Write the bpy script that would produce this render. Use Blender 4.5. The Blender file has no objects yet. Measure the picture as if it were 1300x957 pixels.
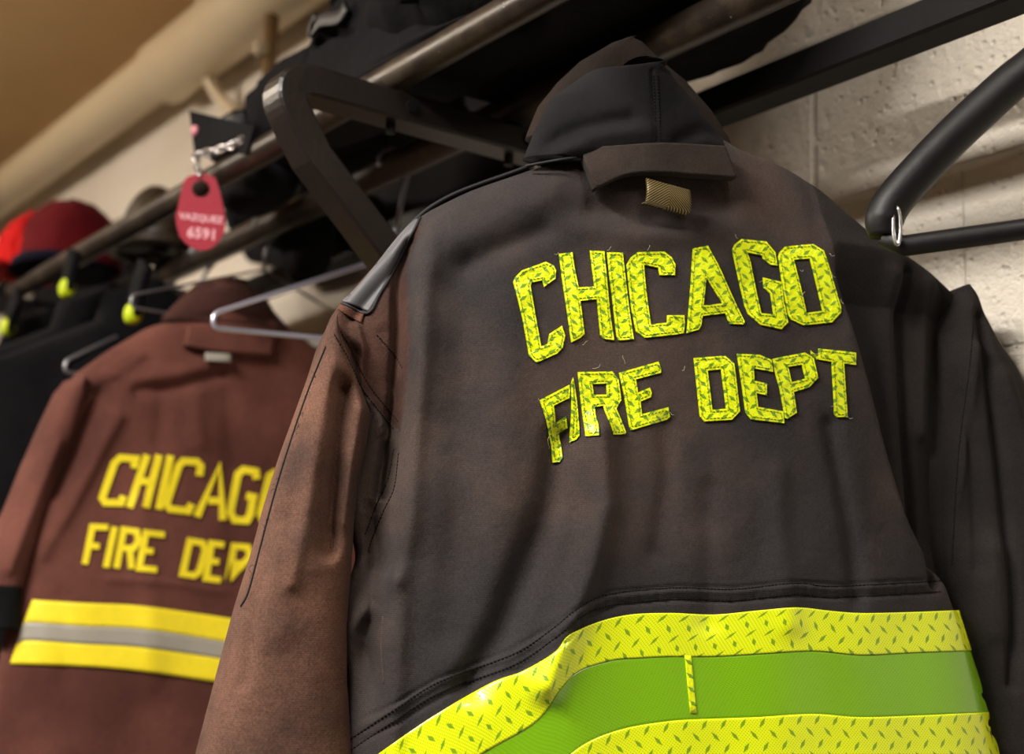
import bpy, bmesh, math, random
import numpy as np
from mathutils import Vector, Matrix
from mathutils.geometry import tessellate_polygon
random.seed(7); np.random.seed(7)
SC = bpy.context.scene
COL = SC.collection
# ------------------------------------------------------------------ camera geometry (50 mm lens, x along the rack, y into the wall)
F = 1805.; CX, CY = 650., 434.
a1 = np.array([-1330, 331, F]); a3 = np.array([2567., 0, F]); a3[1] = (1330*a3[0]-F*F)/331
nrm = lambda v: v/np.linalg.norm(v)
EX = -nrm(a1); EY = nrm(a3); EZ = nrm(np.cross(EX, EY))
RM = np.array([EX, EY, EZ])
CAM = np.array([0, 0, 1.3])
def ray(px, py): return RM@np.array([(px-CX)/F, (py-CY)/F, 1.])
def dep(px, py, d): return CAM+ray(px, py)*d
def onp(px, py, ax, val):
    r = ray(px, py); return CAM+r*(val-CAM[ax])/r[ax]

cam = bpy.data.cameras.new('camera'); camo = bpy.data.objects.new('camera', cam); COL.objects.link(camo)
cam.sensor_width = 36; cam.lens = F*36/1300; cam.shift_y = -(478.5-434)/1300
r_ = RM@np.array([1, 0, 0]); u_ = RM@np.array([0, -1, 0]); b_ = RM@np.array([0, 0, -1])
m = Matrix(((r_[0], u_[0], b_[0], CAM[0]), (r_[1], u_[1], b_[1], CAM[1]), (r_[2], u_[2], b_[2], CAM[2]), (0, 0, 0, 1)))
camo.matrix_world = m
cam.dof.use_dof = True; cam.dof.focus_distance = 1.22; cam.dof.aperture_fstop = 3.8
cam.clip_start = 0.02
SC.camera = camo

# ------------------------------------------------------------------ node helpers
def new_mat(name):
    M = bpy.data.materials.new(name); M.use_nodes = True
    nt = M.node_tree; nt.nodes.clear()
    out = nt.nodes.new('ShaderNodeOutputMaterial'); b = nt.nodes.new('ShaderNodeBsdfPrincipled')
    nt.links.new(b.outputs[0], out.inputs[0])
    return M, nt, b
def put(nt, sock, v):
    if hasattr(v, 'is_output') or isinstance(v, bpy.types.NodeSocket): nt.links.new(v, sock)
    else: sock.default_value = v
def mth(nt, op, a, b=0., c=0., clamp=False):
    n = nt.nodes.new('ShaderNodeMath'); n.operation = op; n.use_clamp = clamp
    put(nt, n.inputs[0], a); put(nt, n.inputs[1], b)
    if op in ('MULTIPLY_ADD', 'COMPARE', 'SMOOTH_MIN'): put(nt, n.inputs[2], c)
    return n.outputs[0]
def sstep(nt, x, lo, hi):
    n = nt.nodes.new('ShaderNodeMapRange'); n.interpolation_type = 'SMOOTHSTEP'
    put(nt, n.inputs[0], x); n.inputs[1].default_value = lo; n.inputs[2].default_value = hi
    return n.outputs[0]
def mix(nt, f, a, b, mode='MIX'):
    n = nt.nodes.new('ShaderNodeMix'); n.data_type = 'RGBA'; n.blend_type = mode
    put(nt, n.inputs[0], f)
    for s, v in ((n.inputs[6], a), (n.inputs[7], b)):
        if isinstance(v, tuple): s.default_value = (v[0], v[1], v[2], 1)
        else: nt.links.new(v, s)
    return n.outputs[2]
def coord(nt, kind='Object', scale=(1, 1, 1)):
    t = nt.nodes.new('ShaderNodeTexCoord'); mp = nt.nodes.new('ShaderNodeMapping'); mp.inputs[3].default_value = scale
    nt.links.new(t.outputs[kind], mp.inputs[0]); return mp.outputs[0]
def noise(nt, vec, scale, detail=4, rough=.55):
    n = nt.nodes.new('ShaderNodeTexNoise'); n.inputs['Scale'].default_value = scale; n.inputs['Detail'].default_value = detail
    n.inputs['Roughness'].default_value = rough; nt.links.new(vec, n.inputs['Vector']); return n.outputs[0]
def bump(nt, b, h, strength=.3, dist=.001, prev=None):
    n = nt.nodes.new('ShaderNodeBump'); n.inputs['Strength'].default_value = strength; n.inputs['Distance'].default_value = dist
    nt.links.new(h, n.inputs['Height'])
    if prev is not None: nt.links.new(prev, n.inputs['Normal'])
    if b is not None: nt.links.new(n.outputs[0], b.inputs['Normal'])
    return n.outputs[0]
def srgb(r, g, b):
    f = lambda c: (c/255/12.92) if c/255 <= .04045 else ((c/255+.055)/1.055)**2.4
    return (f(r), f(g), f(b))

def cloth(name, ca, cb, scale=6, lo=.35, hi=.65, rough=.9, weave=1100., sheen=.15, speck=.35, wr=.0):
    M, nt, b = new_mat(name)
    v = coord(nt)
    f = sstep(nt, noise(nt, v, scale, 5, .6), lo, hi)
    c = mix(nt, f, ca, cb)
    n2 = noise(nt, v, 520, 3, .7)
    k = sstep(nt, n2, .3, .7)
    k = mth(nt, 'MULTIPLY_ADD', k, speck, 1-speck/2)
    cc = nt.nodes.new('ShaderNodeVectorMath'); cc.operation = 'SCALE'; nt.links.new(c, cc.inputs[0]); nt.links.new(k, cc.inputs[3])
    nt.links.new(cc.outputs[0], b.inputs['Base Color'])
    b.inputs['Roughness'].default_value = rough
    b.inputs['Specular IOR Level'].default_value = .09
    b.inputs['Sheen Weight'].default_value = sheen*.15; b.inputs['Sheen Roughness'].default_value = .5
    w1 = nt.nodes.new('ShaderNodeTexWave'); w1.inputs['Scale'].default_value = weave/6; w1.bands_direction = 'Z'; nt.links.new(v, w1.inputs[0])
    w2 = nt.nodes.new('ShaderNodeTexWave'); w2.inputs['Scale'].default_value = weave/6; w2.bands_direction = 'DIAGONAL'; nt.links.new(v, w2.inputs[0])
    h = mth(nt, 'ADD', mth(nt, 'MULTIPLY', w1.outputs[1], w2.outputs[1]), n2)
    p = bump(nt, None, h, .35, .0005)
    bump(nt, b, noise(nt, v, 45, 4, .6), .5, .0035 if not wr else wr, p)
    return M

def simple(name, col, rough=.5, metal=0., spec=.5, nscale=60., var=.2, bs=.1, coat=0.):
    M, nt, b = new_mat(name)
    v = coord(nt)
    nn = noise(nt, v, nscale, 4, .6)
    k = mth(nt, 'MULTIPLY_ADD', nn, var*2, 1-var)
    cc = nt.nodes.new('ShaderNodeVectorMath'); cc.operation = 'SCALE'; cc.inputs[0].default_value = col; nt.links.new(k, cc.inputs[3])
    nt.links.new(cc.outputs[0], b.inputs['Base Color'])
    b.inputs['Roughness'].default_value = rough; b.inputs['Metallic'].default_value = metal; b.inputs['Specular IOR Level'].default_value = spec
    b.inputs['Coat Weight'].default_value = coat; b.inputs['Coat Roughness'].default_value = .15
    if bs: bump(nt, b, nn, bs, .002)
    return M

def leaf_mat(name, base, dark, cw, ch, la, lb, ang, swap=False, holes=0., gloss=.3, flake=False):
    """yellow-green retroreflective trim printed with a herringbone of small leaves; UV is in metres"""
    M, nt, b = new_mat(name)
    t = nt.nodes.new('ShaderNodeTexCoord'); s = nt.nodes.new('ShaderNodeSeparateXYZ'); nt.links.new(t.outputs['UV'], s.inputs[0])
    x, y = (s.outputs[1], s.outputs[0]) if swap else (s.outputs[0], s.outputs[1])
    gx = mth(nt, 'DIVIDE', x, cw); ix = mth(nt, 'FLOOR', gx)
    par = mth(nt, 'FLOORED_MODULO', ix, 2.)
    fx = mth(nt, 'MULTIPLY', mth(nt, 'SUBTRACT', mth(nt, 'SUBTRACT', gx, ix), .5), cw)
    gy = mth(nt, 'ADD', mth(nt, 'DIVIDE', y, ch), mth(nt, 'MULTIPLY', par, .5))
    fy = mth(nt, 'MULTIPLY', mth(nt, 'SUBTRACT', mth(nt, 'SUBTRACT', gy, mth(nt, 'FLOOR', gy)), .5), ch)
    sg = mth(nt, 'MULTIPLY_ADD', par, 2., -1.)
    ca_, sa_ = math.cos(ang), math.sin(ang)
    fys = mth(nt, 'MULTIPLY', fy, sg)
    p = mth(nt, 'ADD', mth(nt, 'MULTIPLY', fx, ca_), mth(nt, 'MULTIPLY', fys, sa_))
    q = mth(nt, 'SUBTRACT', mth(nt, 'MULTIPLY', fys, ca_), mth(nt, 'MULTIPLY', fx, sa_))
    d = mth(nt, 'ADD', mth(nt, 'DIVIDE', mth(nt, 'ABSOLUTE', p), la), mth(nt, 'DIVIDE', mth(nt, 'ABSOLUTE', q), lb))
    f = mth(nt, 'SUBTRACT', 1., sstep(nt, d, .85, 1.15), clamp=True)
    c = mix(nt, f, base, dark)
    if holes:
        vo = nt.nodes.new('ShaderNodeTexVoronoi'); vo.inputs['Scale'].default_value = 1/holes; vo.inputs['Randomness'].default_value = .0
        mp = nt.nodes.new('ShaderNodeMapping'); mp.inputs[2].default_value = (0, 0, .78); nt.links.new(t.outputs['UV'], mp.inputs[0]); nt.links.new(mp.outputs[0], vo.inputs[0])
        hf = mth(nt, 'SUBTRACT', 1., sstep(nt, vo.outputs[0], .16, .3), clamp=True)
        c = mix(nt, mth(nt, 'MULTIPLY', hf, .55), c, (dark[0]*.8, dark[1]*.7, dark[2]*.5))
        bump(nt, b, vo.outputs[0], .3, .0008)
    v = coord(nt)
    nn = noise(nt, v, 70, 3, .6)
    if not holes: bump(nt, b, noise(nt, v, 380, 2, .5), .5, .0018, bump(nt, None, nn, .6, .005))
    nt.links.new(c, b.inputs['Base Color'])
    b.inputs['Roughness'].default_value = gloss
    b.inputs['Specular IOR Level'].default_value = .5
    b.inputs['Coat Weight'].default_value = .5; b.inputs['Coat Roughness'].default_value = .1
    return M

M = {}
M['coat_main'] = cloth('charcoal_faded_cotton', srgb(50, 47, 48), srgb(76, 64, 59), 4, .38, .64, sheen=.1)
M['coat_sleeve'] = cloth('brown_worn_cotton', srgb(60, 46, 41), srgb(106, 76, 63), 7, .3, .7, sheen=.15, speck=.5)
M['coat_shoulder'] = cloth('dark_brown_worn_cotton', srgb(54, 40, 36), srgb(80, 56, 48), 9, .3, .7, speck=.4)
M['coat_dark'] = cloth('darker_cotton', srgb(37, 34, 34), srgb(48, 44, 43), 6, sheen=.05)  # darker tone for the right sleeve and the body right of the step
M['collar'] = cloth('collar_black_cotton', srgb(27, 27, 29), srgb(34, 33, 34), 8, sheen=.05, speck=.15)
M['collar_roll'] = cloth('collar_brown_cotton', srgb(36, 30, 27), srgb(44, 36, 32), 12, sheen=.05)
M['flap'] = cloth('flap_cotton', srgb(46, 40, 38), srgb(58, 50, 46), 12)
M['leather'] = simple('grey_leather', srgb(88, 87, 90), .55, 0, .4, 40, .2, .15)
M['piping'] = simple('black_piping', srgb(40, 40, 43), .7, 0, .3, 90, .2, .2)
M['thread'] = simple('black_thread', srgb(22, 20, 20), .85, 0, .2, 300, .3, .3)
M['thread_olive'] = simple('olive_thread', srgb(96, 108, 20), .8, 0, .2, 300, .3, .0)
M['brown_tab'] = cloth('rust_cotton', srgb(84, 56, 46), srgb(100, 68, 55), 20)
M['lime'] = leaf_mat('lime_reflective_letter', (.80, .92, .005), (.17, .36, .02), .0066, .0112, .0046, .0017, math.radians(38))
M['band'] = leaf_mat('lime_reflective_trim', (.80, .92, .005), (.20, .38, .01), .0098, .017, .0052, .0016, math.radians(38), swap=True, holes=.0021, gloss=.35)
M['green'] = leaf_mat('green_lit_reflective_trim', (.20, .46, .006), (.17, .41, .006), .0098, .02, .001, .001, .7, swap=True, holes=.0024, gloss=.3)
M['maroon'] = cloth('maroon_cotton', srgb(80, 48, 42), srgb(116, 72, 62), 4, .3, .7, sheen=.1)
M['maroon_dark'] = cloth('dark_maroon_cotton', srgb(60, 38, 34), srgb(72, 46, 41), 4, sheen=.05)
M['yellow'] = simple('yellow_reflective', (.92, .74, .02), .5, 0, .4, 60, .12, .15)
M['silver'] = simple('silver_reflective', srgb(158, 152, 140), .45, 0, .5, 30, .12, .15)
M['blackcloth'] = cloth('black_gear_cloth', srgb(16, 16, 18), srgb(24, 23, 25), 8, sheen=.03, wr=.004)
M['blackgloss'] = simple('black_coated_fabric', srgb(10, 11, 12), .55, 0, .5, 25, .3, .6)
M['rubber'] = simple('black_rubber', srgb(12, 11, 13), .5, 0, .4, 70, .2, .25)
M['chrome'] = simple('chrome', (.75, .75, .78), .22, 1, .5, 60, .1, .03)
M['wire'] = simple('galvanised_wire', srgb(205, 203, 222), .32, .75, .5, 60, .1, .03)
M['wire_dull'] = simple('dull_wire', srgb(150, 150, 155), .4, .8, .5, 60, .1, .03)
M['red'] = cloth('red_cap_cloth', srgb(176, 16, 18), srgb(190, 26, 24), 10, sheen=.1)
M['darkred'] = cloth('maroon_cap_cloth', srgb(80, 12, 18), srgb(92, 16, 22), 10, sheen=.05)
M['navy'] = cloth('navy_cap_band', srgb(12, 13, 28), srgb(14, 15, 32), 10, sheen=.05)
M['tag'] = simple('crimson_plastic', srgb(165, 12, 46), .45, 0, .5, 60, .06, .03)
M['tagtext'] = simple('pale_pink_print', srgb(240, 180, 190), .5, 0, .5, 60, .1, 0)
M['tan'] = simple('tan_cloth', srgb(120, 95, 62), .8, 0, .2, 60, .2, .2)
M['brownplastic'] = simple('brown_shell', srgb(50, 40, 28), .45, 0, .5, 20, .2, .05)
M['wood'] = simple('pale_wood', srgb(196, 180, 150), .6, 0, .4, 20, .2, .1)
M['limecloth'] = simple('lime_trim_cloth', srgb(190, 210, 10), .6, 0, .3, 60, .1, .1)

def brass_mat():
    Mt, nt, b = new_mat('brass_webbing')
    t = nt.nodes.new('ShaderNodeTexCoord'); s = nt.nodes.new('ShaderNodeSeparateXYZ'); nt.links.new(t.outputs['UV'], s.inputs[0])
    x, y = s.outputs[0], s.outputs[1]
    ax = mth(nt, 'ABSOLUTE', mth(nt, 'SUBTRACT', x, .5))
    w = mth(nt, 'SINE', mth(nt, 'MULTIPLY', mth(nt, 'ADD', mth(nt, 'MULTIPLY', y, 1.), mth(nt, 'MULTIPLY', ax, 1.5)), 62.))
    f = sstep(nt, w, -.5, .6)
    nt.links.new(mix(nt, f, srgb(40, 33, 17), srgb(136, 118, 74)), b.inputs['Base Color'])
    b.inputs['Roughness'].default_value = .4; b.inputs['Metallic'].default_value = .35
    bump(nt, b, f, .8, .0012)
    return Mt
M['brass'] = brass_mat()

def pipe_mat():
    Mt, nt, b = new_mat('worn_brown_steel')
    v = coord(nt)
    n1 = noise(nt, v, 22, 6, .7); n2 = noise(nt, v, 140, 4, .7)
    c = mix(nt, sstep(nt, n1, .45, .62), srgb(44, 36, 31), srgb(62, 52, 40))
    c = mix(nt, sstep(nt, n2, .68, .74), c, srgb(180, 170, 160))
    nt.links.new(c, b.inputs['Base Color'])
    b.inputs['Metallic'].default_value = .1; b.inputs['Specular IOR Level'].default_value = .35
    nt.links.new(mth(nt, 'MULTIPLY_ADD', n1, .35, .2), b.inputs['Roughness'])
    bump(nt, b, n2, .25, .0015)
    return Mt
M['pipe'] = pipe_mat()
M['bracket'] = simple('painted_brown_steel', srgb(26, 19, 16), .38, .0, .5, 120, .35, .3)
M['darksteel'] = simple('dark_steel', srgb(14, 12, 12), .6, .0, .3, 60, .3, .15)

def wall_mat():
    Mt, nt, b = new_mat('painted_block_wall')
    t = nt.nodes.new('ShaderNodeTexCoord'); s = nt.nodes.new('ShaderNodeSeparateXYZ'); nt.links.new(t.outputs['Object'], s.inputs[0])
    cb = nt.nodes.new('ShaderNodeCombineXYZ')
    nt.links.new(mth(nt, 'ADD', s.outputs[0], .886+40.), cb.inputs[0]); nt.links.new(mth(nt, 'ADD', s.outputs[2], -1.801+20.2), cb.inputs[1])
    br = nt.nodes.new('ShaderNodeTexBrick'); br.offset = .5; br.squash = 1
    br.inputs['Scale'].default_value = 1; br.inputs['Brick Width'].default_value = .4; br.inputs['Row Height'].default_value = .202
    br.inputs['Mortar Size'].default_value = .006; br.inputs['Mortar Smooth'].default_value = .6
    nt.links.new(cb.outputs[0], br.inputs['Vector'])
    v = coord(nt)
    n1 = noise(nt, v, 3, 5, .6)
    c = mix(nt, sstep(nt, n1, .3, .7), srgb(222, 213, 198), srgb(232, 224, 211))
    nt.links.new(c, b.inputs['Base Color']); b.inputs['Roughness'].default_value = .45
    vo = nt.nodes.new('ShaderNodeTexVoronoi'); vo.inputs['Scale'].default_value = 75; nt.links.new(v, vo.inputs[0])
    pit = sstep(nt, vo.outputs[0], .05, .32)
    h = mth(nt, 'ADD', mth(nt, 'MULTIPLY', noise(nt, v, 60, 6, .65), 1.), mth(nt, 'MULTIPLY', pit, .35))
    p = bump(nt, None, h, .85, .0075)
    inv = mth(nt, 'SUBTRACT', 1., br.outputs['Fac'])
    bump(nt, b, inv, .6, .004, p)
    return Mt
M['wall'] = wall_mat()
M['ceiling'] = simple('tan_plaster', srgb(216, 184, 136), .8, 0, .2, 5, .1, .1)
M['wall2'] = simple('grey_brown_painted_wall', srgb(112, 100, 88), .7, 0, .3, 5, .1, .1)
M['floor'] = simple('grey_floor', srgb(74, 70, 66), .5, 0, .5, 5, .1, .1)
M['cream'] = simple('cream_painted_pipe', srgb(222, 204, 170), .42, 0, .5, 12, .08, .1)

# ------------------------------------------------------------------ mesh helpers
def smooth(o, on=True):
    for p in o.data.polygons: p.use_smooth = on
def build(name, verts, faces, mats, parent=None, uvs=None, mi=None, sm=True):
    base = np.array(parent['_b']) if parent is not None and '_b' in parent else np.zeros(3)
    me = bpy.data.meshes.new(name)
    me.from_pydata([tuple(np.array(v)-base) for v in verts], [], [tuple(int(i) for i in f) for f in faces])
    for x in (mats if isinstance(mats, (list, tuple)) else [mats]): me.materials.append(x)
    if uvs is not None:
        l = me.uv_layers.new(name='UVMap')
        for lp in me.loops: l.data[lp.index].uv = uvs[lp.vertex_index]
    if mi is not None:
        for p, k in zip(me.polygons, mi): p.material_index = k
    me.validate(); me.update()
    o = bpy.data.objects.new(name, me); COL.objects.link(o)
    if parent is not None: o.parent = parent
    if sm: smooth(o)
    bm = bmesh.new(); bm.from_mesh(me); bmesh.ops.recalc_face_normals(bm, faces=bm.faces); bm.to_mesh(me); bm.free()
    return o
BASES = []
def thing(name, label, cat, loc, group=None):
    o = bpy.data.objects.new(name, None); COL.objects.link(o); o.location = tuple(float(c) for c in loc); o.empty_display_size = .05
    o['label'] = label; o['category'] = cat
    o['_b'] = [float(c) for c in loc]; BASES.append(o)
    if group: o['group'] = group
    return o
def tag(o, label, cat, group=None, kind=None):
    if label: o['label'] = label
    if cat: o['category'] = cat
    if group: o['group'] = group
    if kind: o['kind'] = kind
    return o
def recenter(o, p):
    """put a top-level mesh's origin at p"""
    p = Vector([float(c) for c in p]); o.data.transform(Matrix.Translation(-p)); o.location = p; return o
def catmull(pts, n):
    P = [np.array(p, float) for p in pts]
    if len(P) == 2: return [P[0]+(P[1]-P[0])*i/(n-1) for i in range(n)]
    P = [2*P[0]-P[1]]+P+[2*P[-1]-P[-2]]
    out = []; segs = len(P)-3
    for i in range(n):
        t = i/(n-1)*segs; k = min(int(t), segs-1); t -= k
        a, b, c, d = P[k:k+4]
        out.append(.5*((2*b)+(c-a)*t+(2*a-5*b+4*c-d)*t*t+(3*b-a-3*c+d)*t**3))
    return out
def tube_geo(path, r, seg=12, closed=False, square=None, up=None, cap=True):
    P = [np.array(p, float) for p in path]; n = len(P); V = []; Fc = []
    rr = r if hasattr(r, '__len__') else [r]*n
    prev = None
    for i in range(n):
        if closed: t = P[(i+1) % n]-P[(i-1) % n]
        else: t = P[min(i+1, n-1)]-P[max(i-1, 0)]
        t = nrm(t)
        if up is not None: s = nrm(np.cross(t, np.array(up, float)))
        else:
            if prev is None:
                ref = np.array([0, 0, 1.]) if abs(t[2]) < .9 else np.array([1., 0, 0]); s = nrm(np.cross(t, ref))
            else: s = nrm(prev-t*np.dot(prev, t))
        prev = s
        w = np.cross(s, t)
        if square:
            hw, hh, bv = square
            prof = [(hw, hh-bv), (hw-bv, hh), (-hw+bv, hh), (-hw, hh-bv), (-hw, -hh+bv), (-hw+bv, -hh), (hw-bv, -hh), (hw, -hh+bv)]
        else: prof = [(rr[i]*math.cos(2*math.pi*k/seg), rr[i]*math.sin(2*math.pi*k/seg)) for k in range(seg)]
        for (x, y) in prof: V.append(P[i]+s*x+w*y)
    m_ = 8 if square else seg
    for i in range(n if closed else n-1):
        for k in range(m_):
            a, b = i*m_+k, i*m_+(k+1) % m_; c, d = ((i+1) % n)*m_+(k+1) % m_, ((i+1) % n)*m_+k
            Fc.append((a, b, c, d))
    if cap and not closed: Fc += [tuple(range(m_))[::-1], tuple(range((n-1)*m_, n*m_))]
    return V, Fc
class MB:
    def __init__(s): s.v = []; s.f = []; s.m = []
    def add(s, g, mi=0):
        o = len(s.v); s.v += list(g[0]); s.f += [tuple(i+o for i in f) for f in g[1]]; s.m += [mi]*len(g[1]); return s
    def build(s, name, mats, parent=None, sm=True): return build(name, s.v, s.f, mats, parent, mi=s.m, sm=sm)
def box_geo(c, h):
    V = [np.array(c)+np.array([x*h[0], y*h[1], z*h[2]]) for x in (-1, 1) for y in (-1, 1) for z in (-1, 1)]
    return V, [(0, 1, 3, 2), (4, 6, 7, 5), (0, 4, 5, 1), (2, 3, 7, 6), (0, 2, 6, 4), (1, 5, 7, 3)]
def disc_geo(c, axis, r, h, seg=24):
    axis = nrm(np.array(axis, float)); return tube_geo([np.array(c)-axis*h/2, np.array(c)+axis*h/2], r, seg)

class Frame:
    """a cloth plane: origin O, U across, V up, N towards the viewer side"""
    def __init__(s, O, yaw, tilt=0.):
        s.O = np.array(O, float); a = math.radians(yaw)
        s.U = np.array([math.sin(a), math.cos(a), 0]); s.V = np.array([0, 0, 1.]); s.N = np.array([math.cos(a), -math.sin(a), 0])
    def uv(s, px, py, n=0.):
        r = ray(px, py); t = (np.dot(s.O-CAM, s.N)+n)/np.dot(r, s.N); q = CAM+r*t-s.O
        return np.array([np.dot(q, s.U), np.dot(q, s.V)])
    def pt(s, u, v, n): return s.O+s.U*u+s.V*v+s.N*n
def seglen(p): return np.concatenate([[0], np.cumsum(np.hypot(*np.diff(np.array(p), axis=0).T))])
def dist_poly(u, v, poly):
    d = np.full(np.shape(u), 9.); 
    for (a, b) in zip(poly[:-1], poly[1:]):
        ab = b-a; L = max(np.dot(ab, ab), 1e-12)
        t = np.clip(((u-a[0])*ab[0]+(v-a[1])*ab[1])/L, 0, 1)
        d = np.minimum(d, np.hypot(u-a[0]-t*ab[0], v-a[1]-t*ab[1]))
    return d
class Surf:
    def __init__(s, fr, L, R, D, Dr, off=0., p=3., q=2., ridges=(), steps=(), noise=(), px=True, edge=.0, n0=0.):
        s.fr = fr; cv = (lambda P: np.array([fr.uv(x, y, n0+off-D*.35) for x, y in P])) if px else (lambda P: np.array(P, float))
        s.L = cv(L); s.R = cv(R); s.D = D; s.Dr = Dr; s.off = off; s.p = p; s.q = q
        s.rd = [(np.array([fr.uv(x, y, n0+off) for x, y in P]) if px else np.array(P, float), w, h) for P, w, h in ridges]
        s.st = [(np.array([fr.uv(x, y, n0+off) for x, y in P]) if px else np.array(P, float), w, h, sd) for P, w, h, sd in steps]
        s.ns = noise
        for A in (s.L, s.R):
            o = np.argsort(-A[:, 1]); A[:] = A[o]
        s.v1 = min(s.L[0, 1], s.R[0, 1]) if False else max(s.L[0, 1], s.R[0, 1]); s.v0 = max(s.L[-1, 1], s.R[-1, 1])
        vs = np.linspace(s.v0, s.v1, 240)
        k = np.exp(-np.linspace(-2, 2, 9)**2); k /= k.sum()
        def sm(a): 
            b = np.pad(a, 4, mode='reflect', reflect_type='odd'); return np.convolve(b, k, 'valid')
        s.vs = vs; s.lu = sm(np.interp(vs, s.L[::-1, 1], s.L[::-1, 0])); s.ru = sm(np.interp(vs, s.R[::-1, 1], s.R[::-1, 0]))
    def lr(s, v): return np.interp(v, s.vs, s.lu), np.interp(v, s.vs, s.ru)
    def H(s, u, v):
        u = np.asarray(u, float); v = np.asarray(v, float)
        l, r = s.lr(v); c = (l+r)/2; w = np.maximum((r-l)/2, 1e-4)
        t = np.clip(np.abs((u-c)/w), 0, 1)
        pr = (1-t**s.p)**(1/s.q)
        h = s.off+s.D*(pr-1)
        ef = np.clip((1-t)*w/.02, 0, 1)
        for P, wd, ht in s.rd: h = h+ht*np.exp(-(dist_poly(u, v, P)/wd)**2)*ef
        for P, wd, ht, sd in s.st:
            o = np.argsort(P[:, 1]); uu = np.interp(v, P[o, 1], P[o, 0]); x = (u-uu)*sd
            va, vb = P[o[0], 1], P[o[-1], 1]
            fd = np.clip((v-va)/.05+.5, 0, 1)*np.clip((vb-v)/.05+.5, 0, 1)
            h = h-ht*fd/(1+np.exp(np.clip(-x/wd, -40, 40)))*ef
        for (amp, fx, fy, ph) in s.ns: h = h+amp*np.sin(u*fx+v*fy+ph+1.3*np.sin(v*fx*.4+ph))*ef
        return h
    def cache(s):
        n, m_ = 700, 800
        vs = np.linspace(s.v0, s.v1, m_); ss = np.linspace(-1, 1, n)
        SS, VV = np.meshgrid(ss, vs); l, r = s.lr(VV); s.g = s.H((l+r)/2+SS*(r-l)/2, VV).tolist()
        l, r = s.lr(vs); s.gl = l.tolist(); s.gr = r.tolist(); s.gn = (n, m_)
    def h1(s, u, v):
        if not hasattr(s, 'g'): s.cache()
        n, m_ = s.gn
        y = (v-s.v0)/(s.v1-s.v0)*(m_-1); y = min(max(y, 0.), m_-1.001); j = int(y); fy = y-j
        l = s.gl[j]*(1-fy)+s.gl[j+1]*fy; r = s.gr[j]*(1-fy)+s.gr[j+1]*fy
        x = ((u-(l+r)/2)/max((r-l)/2, 1e-4)+1)/2*(n-1); x = min(max(x, 0.), n-1.001); i = int(x); fx = x-i
        a, b = s.g[j], s.g[j+1]
        return (a[i]*(1-fx)+a[i+1]*fx)*(1-fy)+(b[i]*(1-fx)+b[i+1]*fx)*fy
    def mesh(s, name, mat, parent, nu=160, nv=220, bottom=True, pick=None):
        vs = np.linspace(s.v1, s.v0, nv); ss = np.sin(np.linspace(-math.pi/2, math.pi/2, nu)); ss = np.sign(ss)*np.abs(ss)**.85
        SS, VV = np.meshgrid(ss, vs); l, r = s.lr(VV); UU = (l+r)/2+SS*(r-l)/2
        HH = s.H(UU, VV)
        HB = s.off-s.D-s.Dr*(1-np.abs(SS)**s.p)**(1/s.q)
        V = []; 
        Pf = s.fr.O+UU[..., None]*s.fr.U+VV[..., None]*s.fr.V+HH[..., None]*s.fr.N
        Pb = s.fr.O+UU[..., None]*s.fr.U+VV[..., None]*s.fr.V+HB[..., None]*s.fr.N
        ringn = 2*nu-2
        for i in range(nv):
            V += list(Pf[i]); V += list(Pb[i][1:-1][::-1])
        Fc = []
        for i in range(nv-1):
            for k in range(ringn): Fc.append((i*ringn+k, i*ringn+(k+1) % ringn, (i+1)*ringn+(k+1) % ringn, (i+1)*ringn+k))
        mi = None
        if pick is not None:
            mi = []
            for i in range(nv-1):
                for k in range(ringn): q = min(k, nu-1) if k < nu else ringn-k; mi.append(pick(float(UU[i, q]), float(VV[i, q])))
            mi += [0, 0] if bottom else [0]
        Fc.append(tuple(range(ringn)))
        if bottom: Fc.append(tuple(range((nv-1)*ringn, nv*ringn))[::-1])
        return build(name, V, Fc, mat, parent, mi=mi)
    def hit(s, px, py):
        n = 0.
        r = ray(px, py); dn = float(np.dot(r, s.fr.N)); c0 = float(np.dot(s.fr.O-CAM, s.fr.N)); w = CAM-s.fr.O
        wu, ru, wz, rz = float(np.dot(w, s.fr.U)), float(np.dot(r, s.fr.U)), float(np.dot(w, s.fr.V)), float(np.dot(r, s.fr.V))
        for _ in range(8):
            t = (c0+n)/dn; u = wu+ru*t; v = wz+rz*t; n = s.h1(u, v)*.7+n*.3
        return u, v
    def at(s, u, v, e=0.): return s.fr.pt(u, v, s.h1(u, v)+e)

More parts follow.
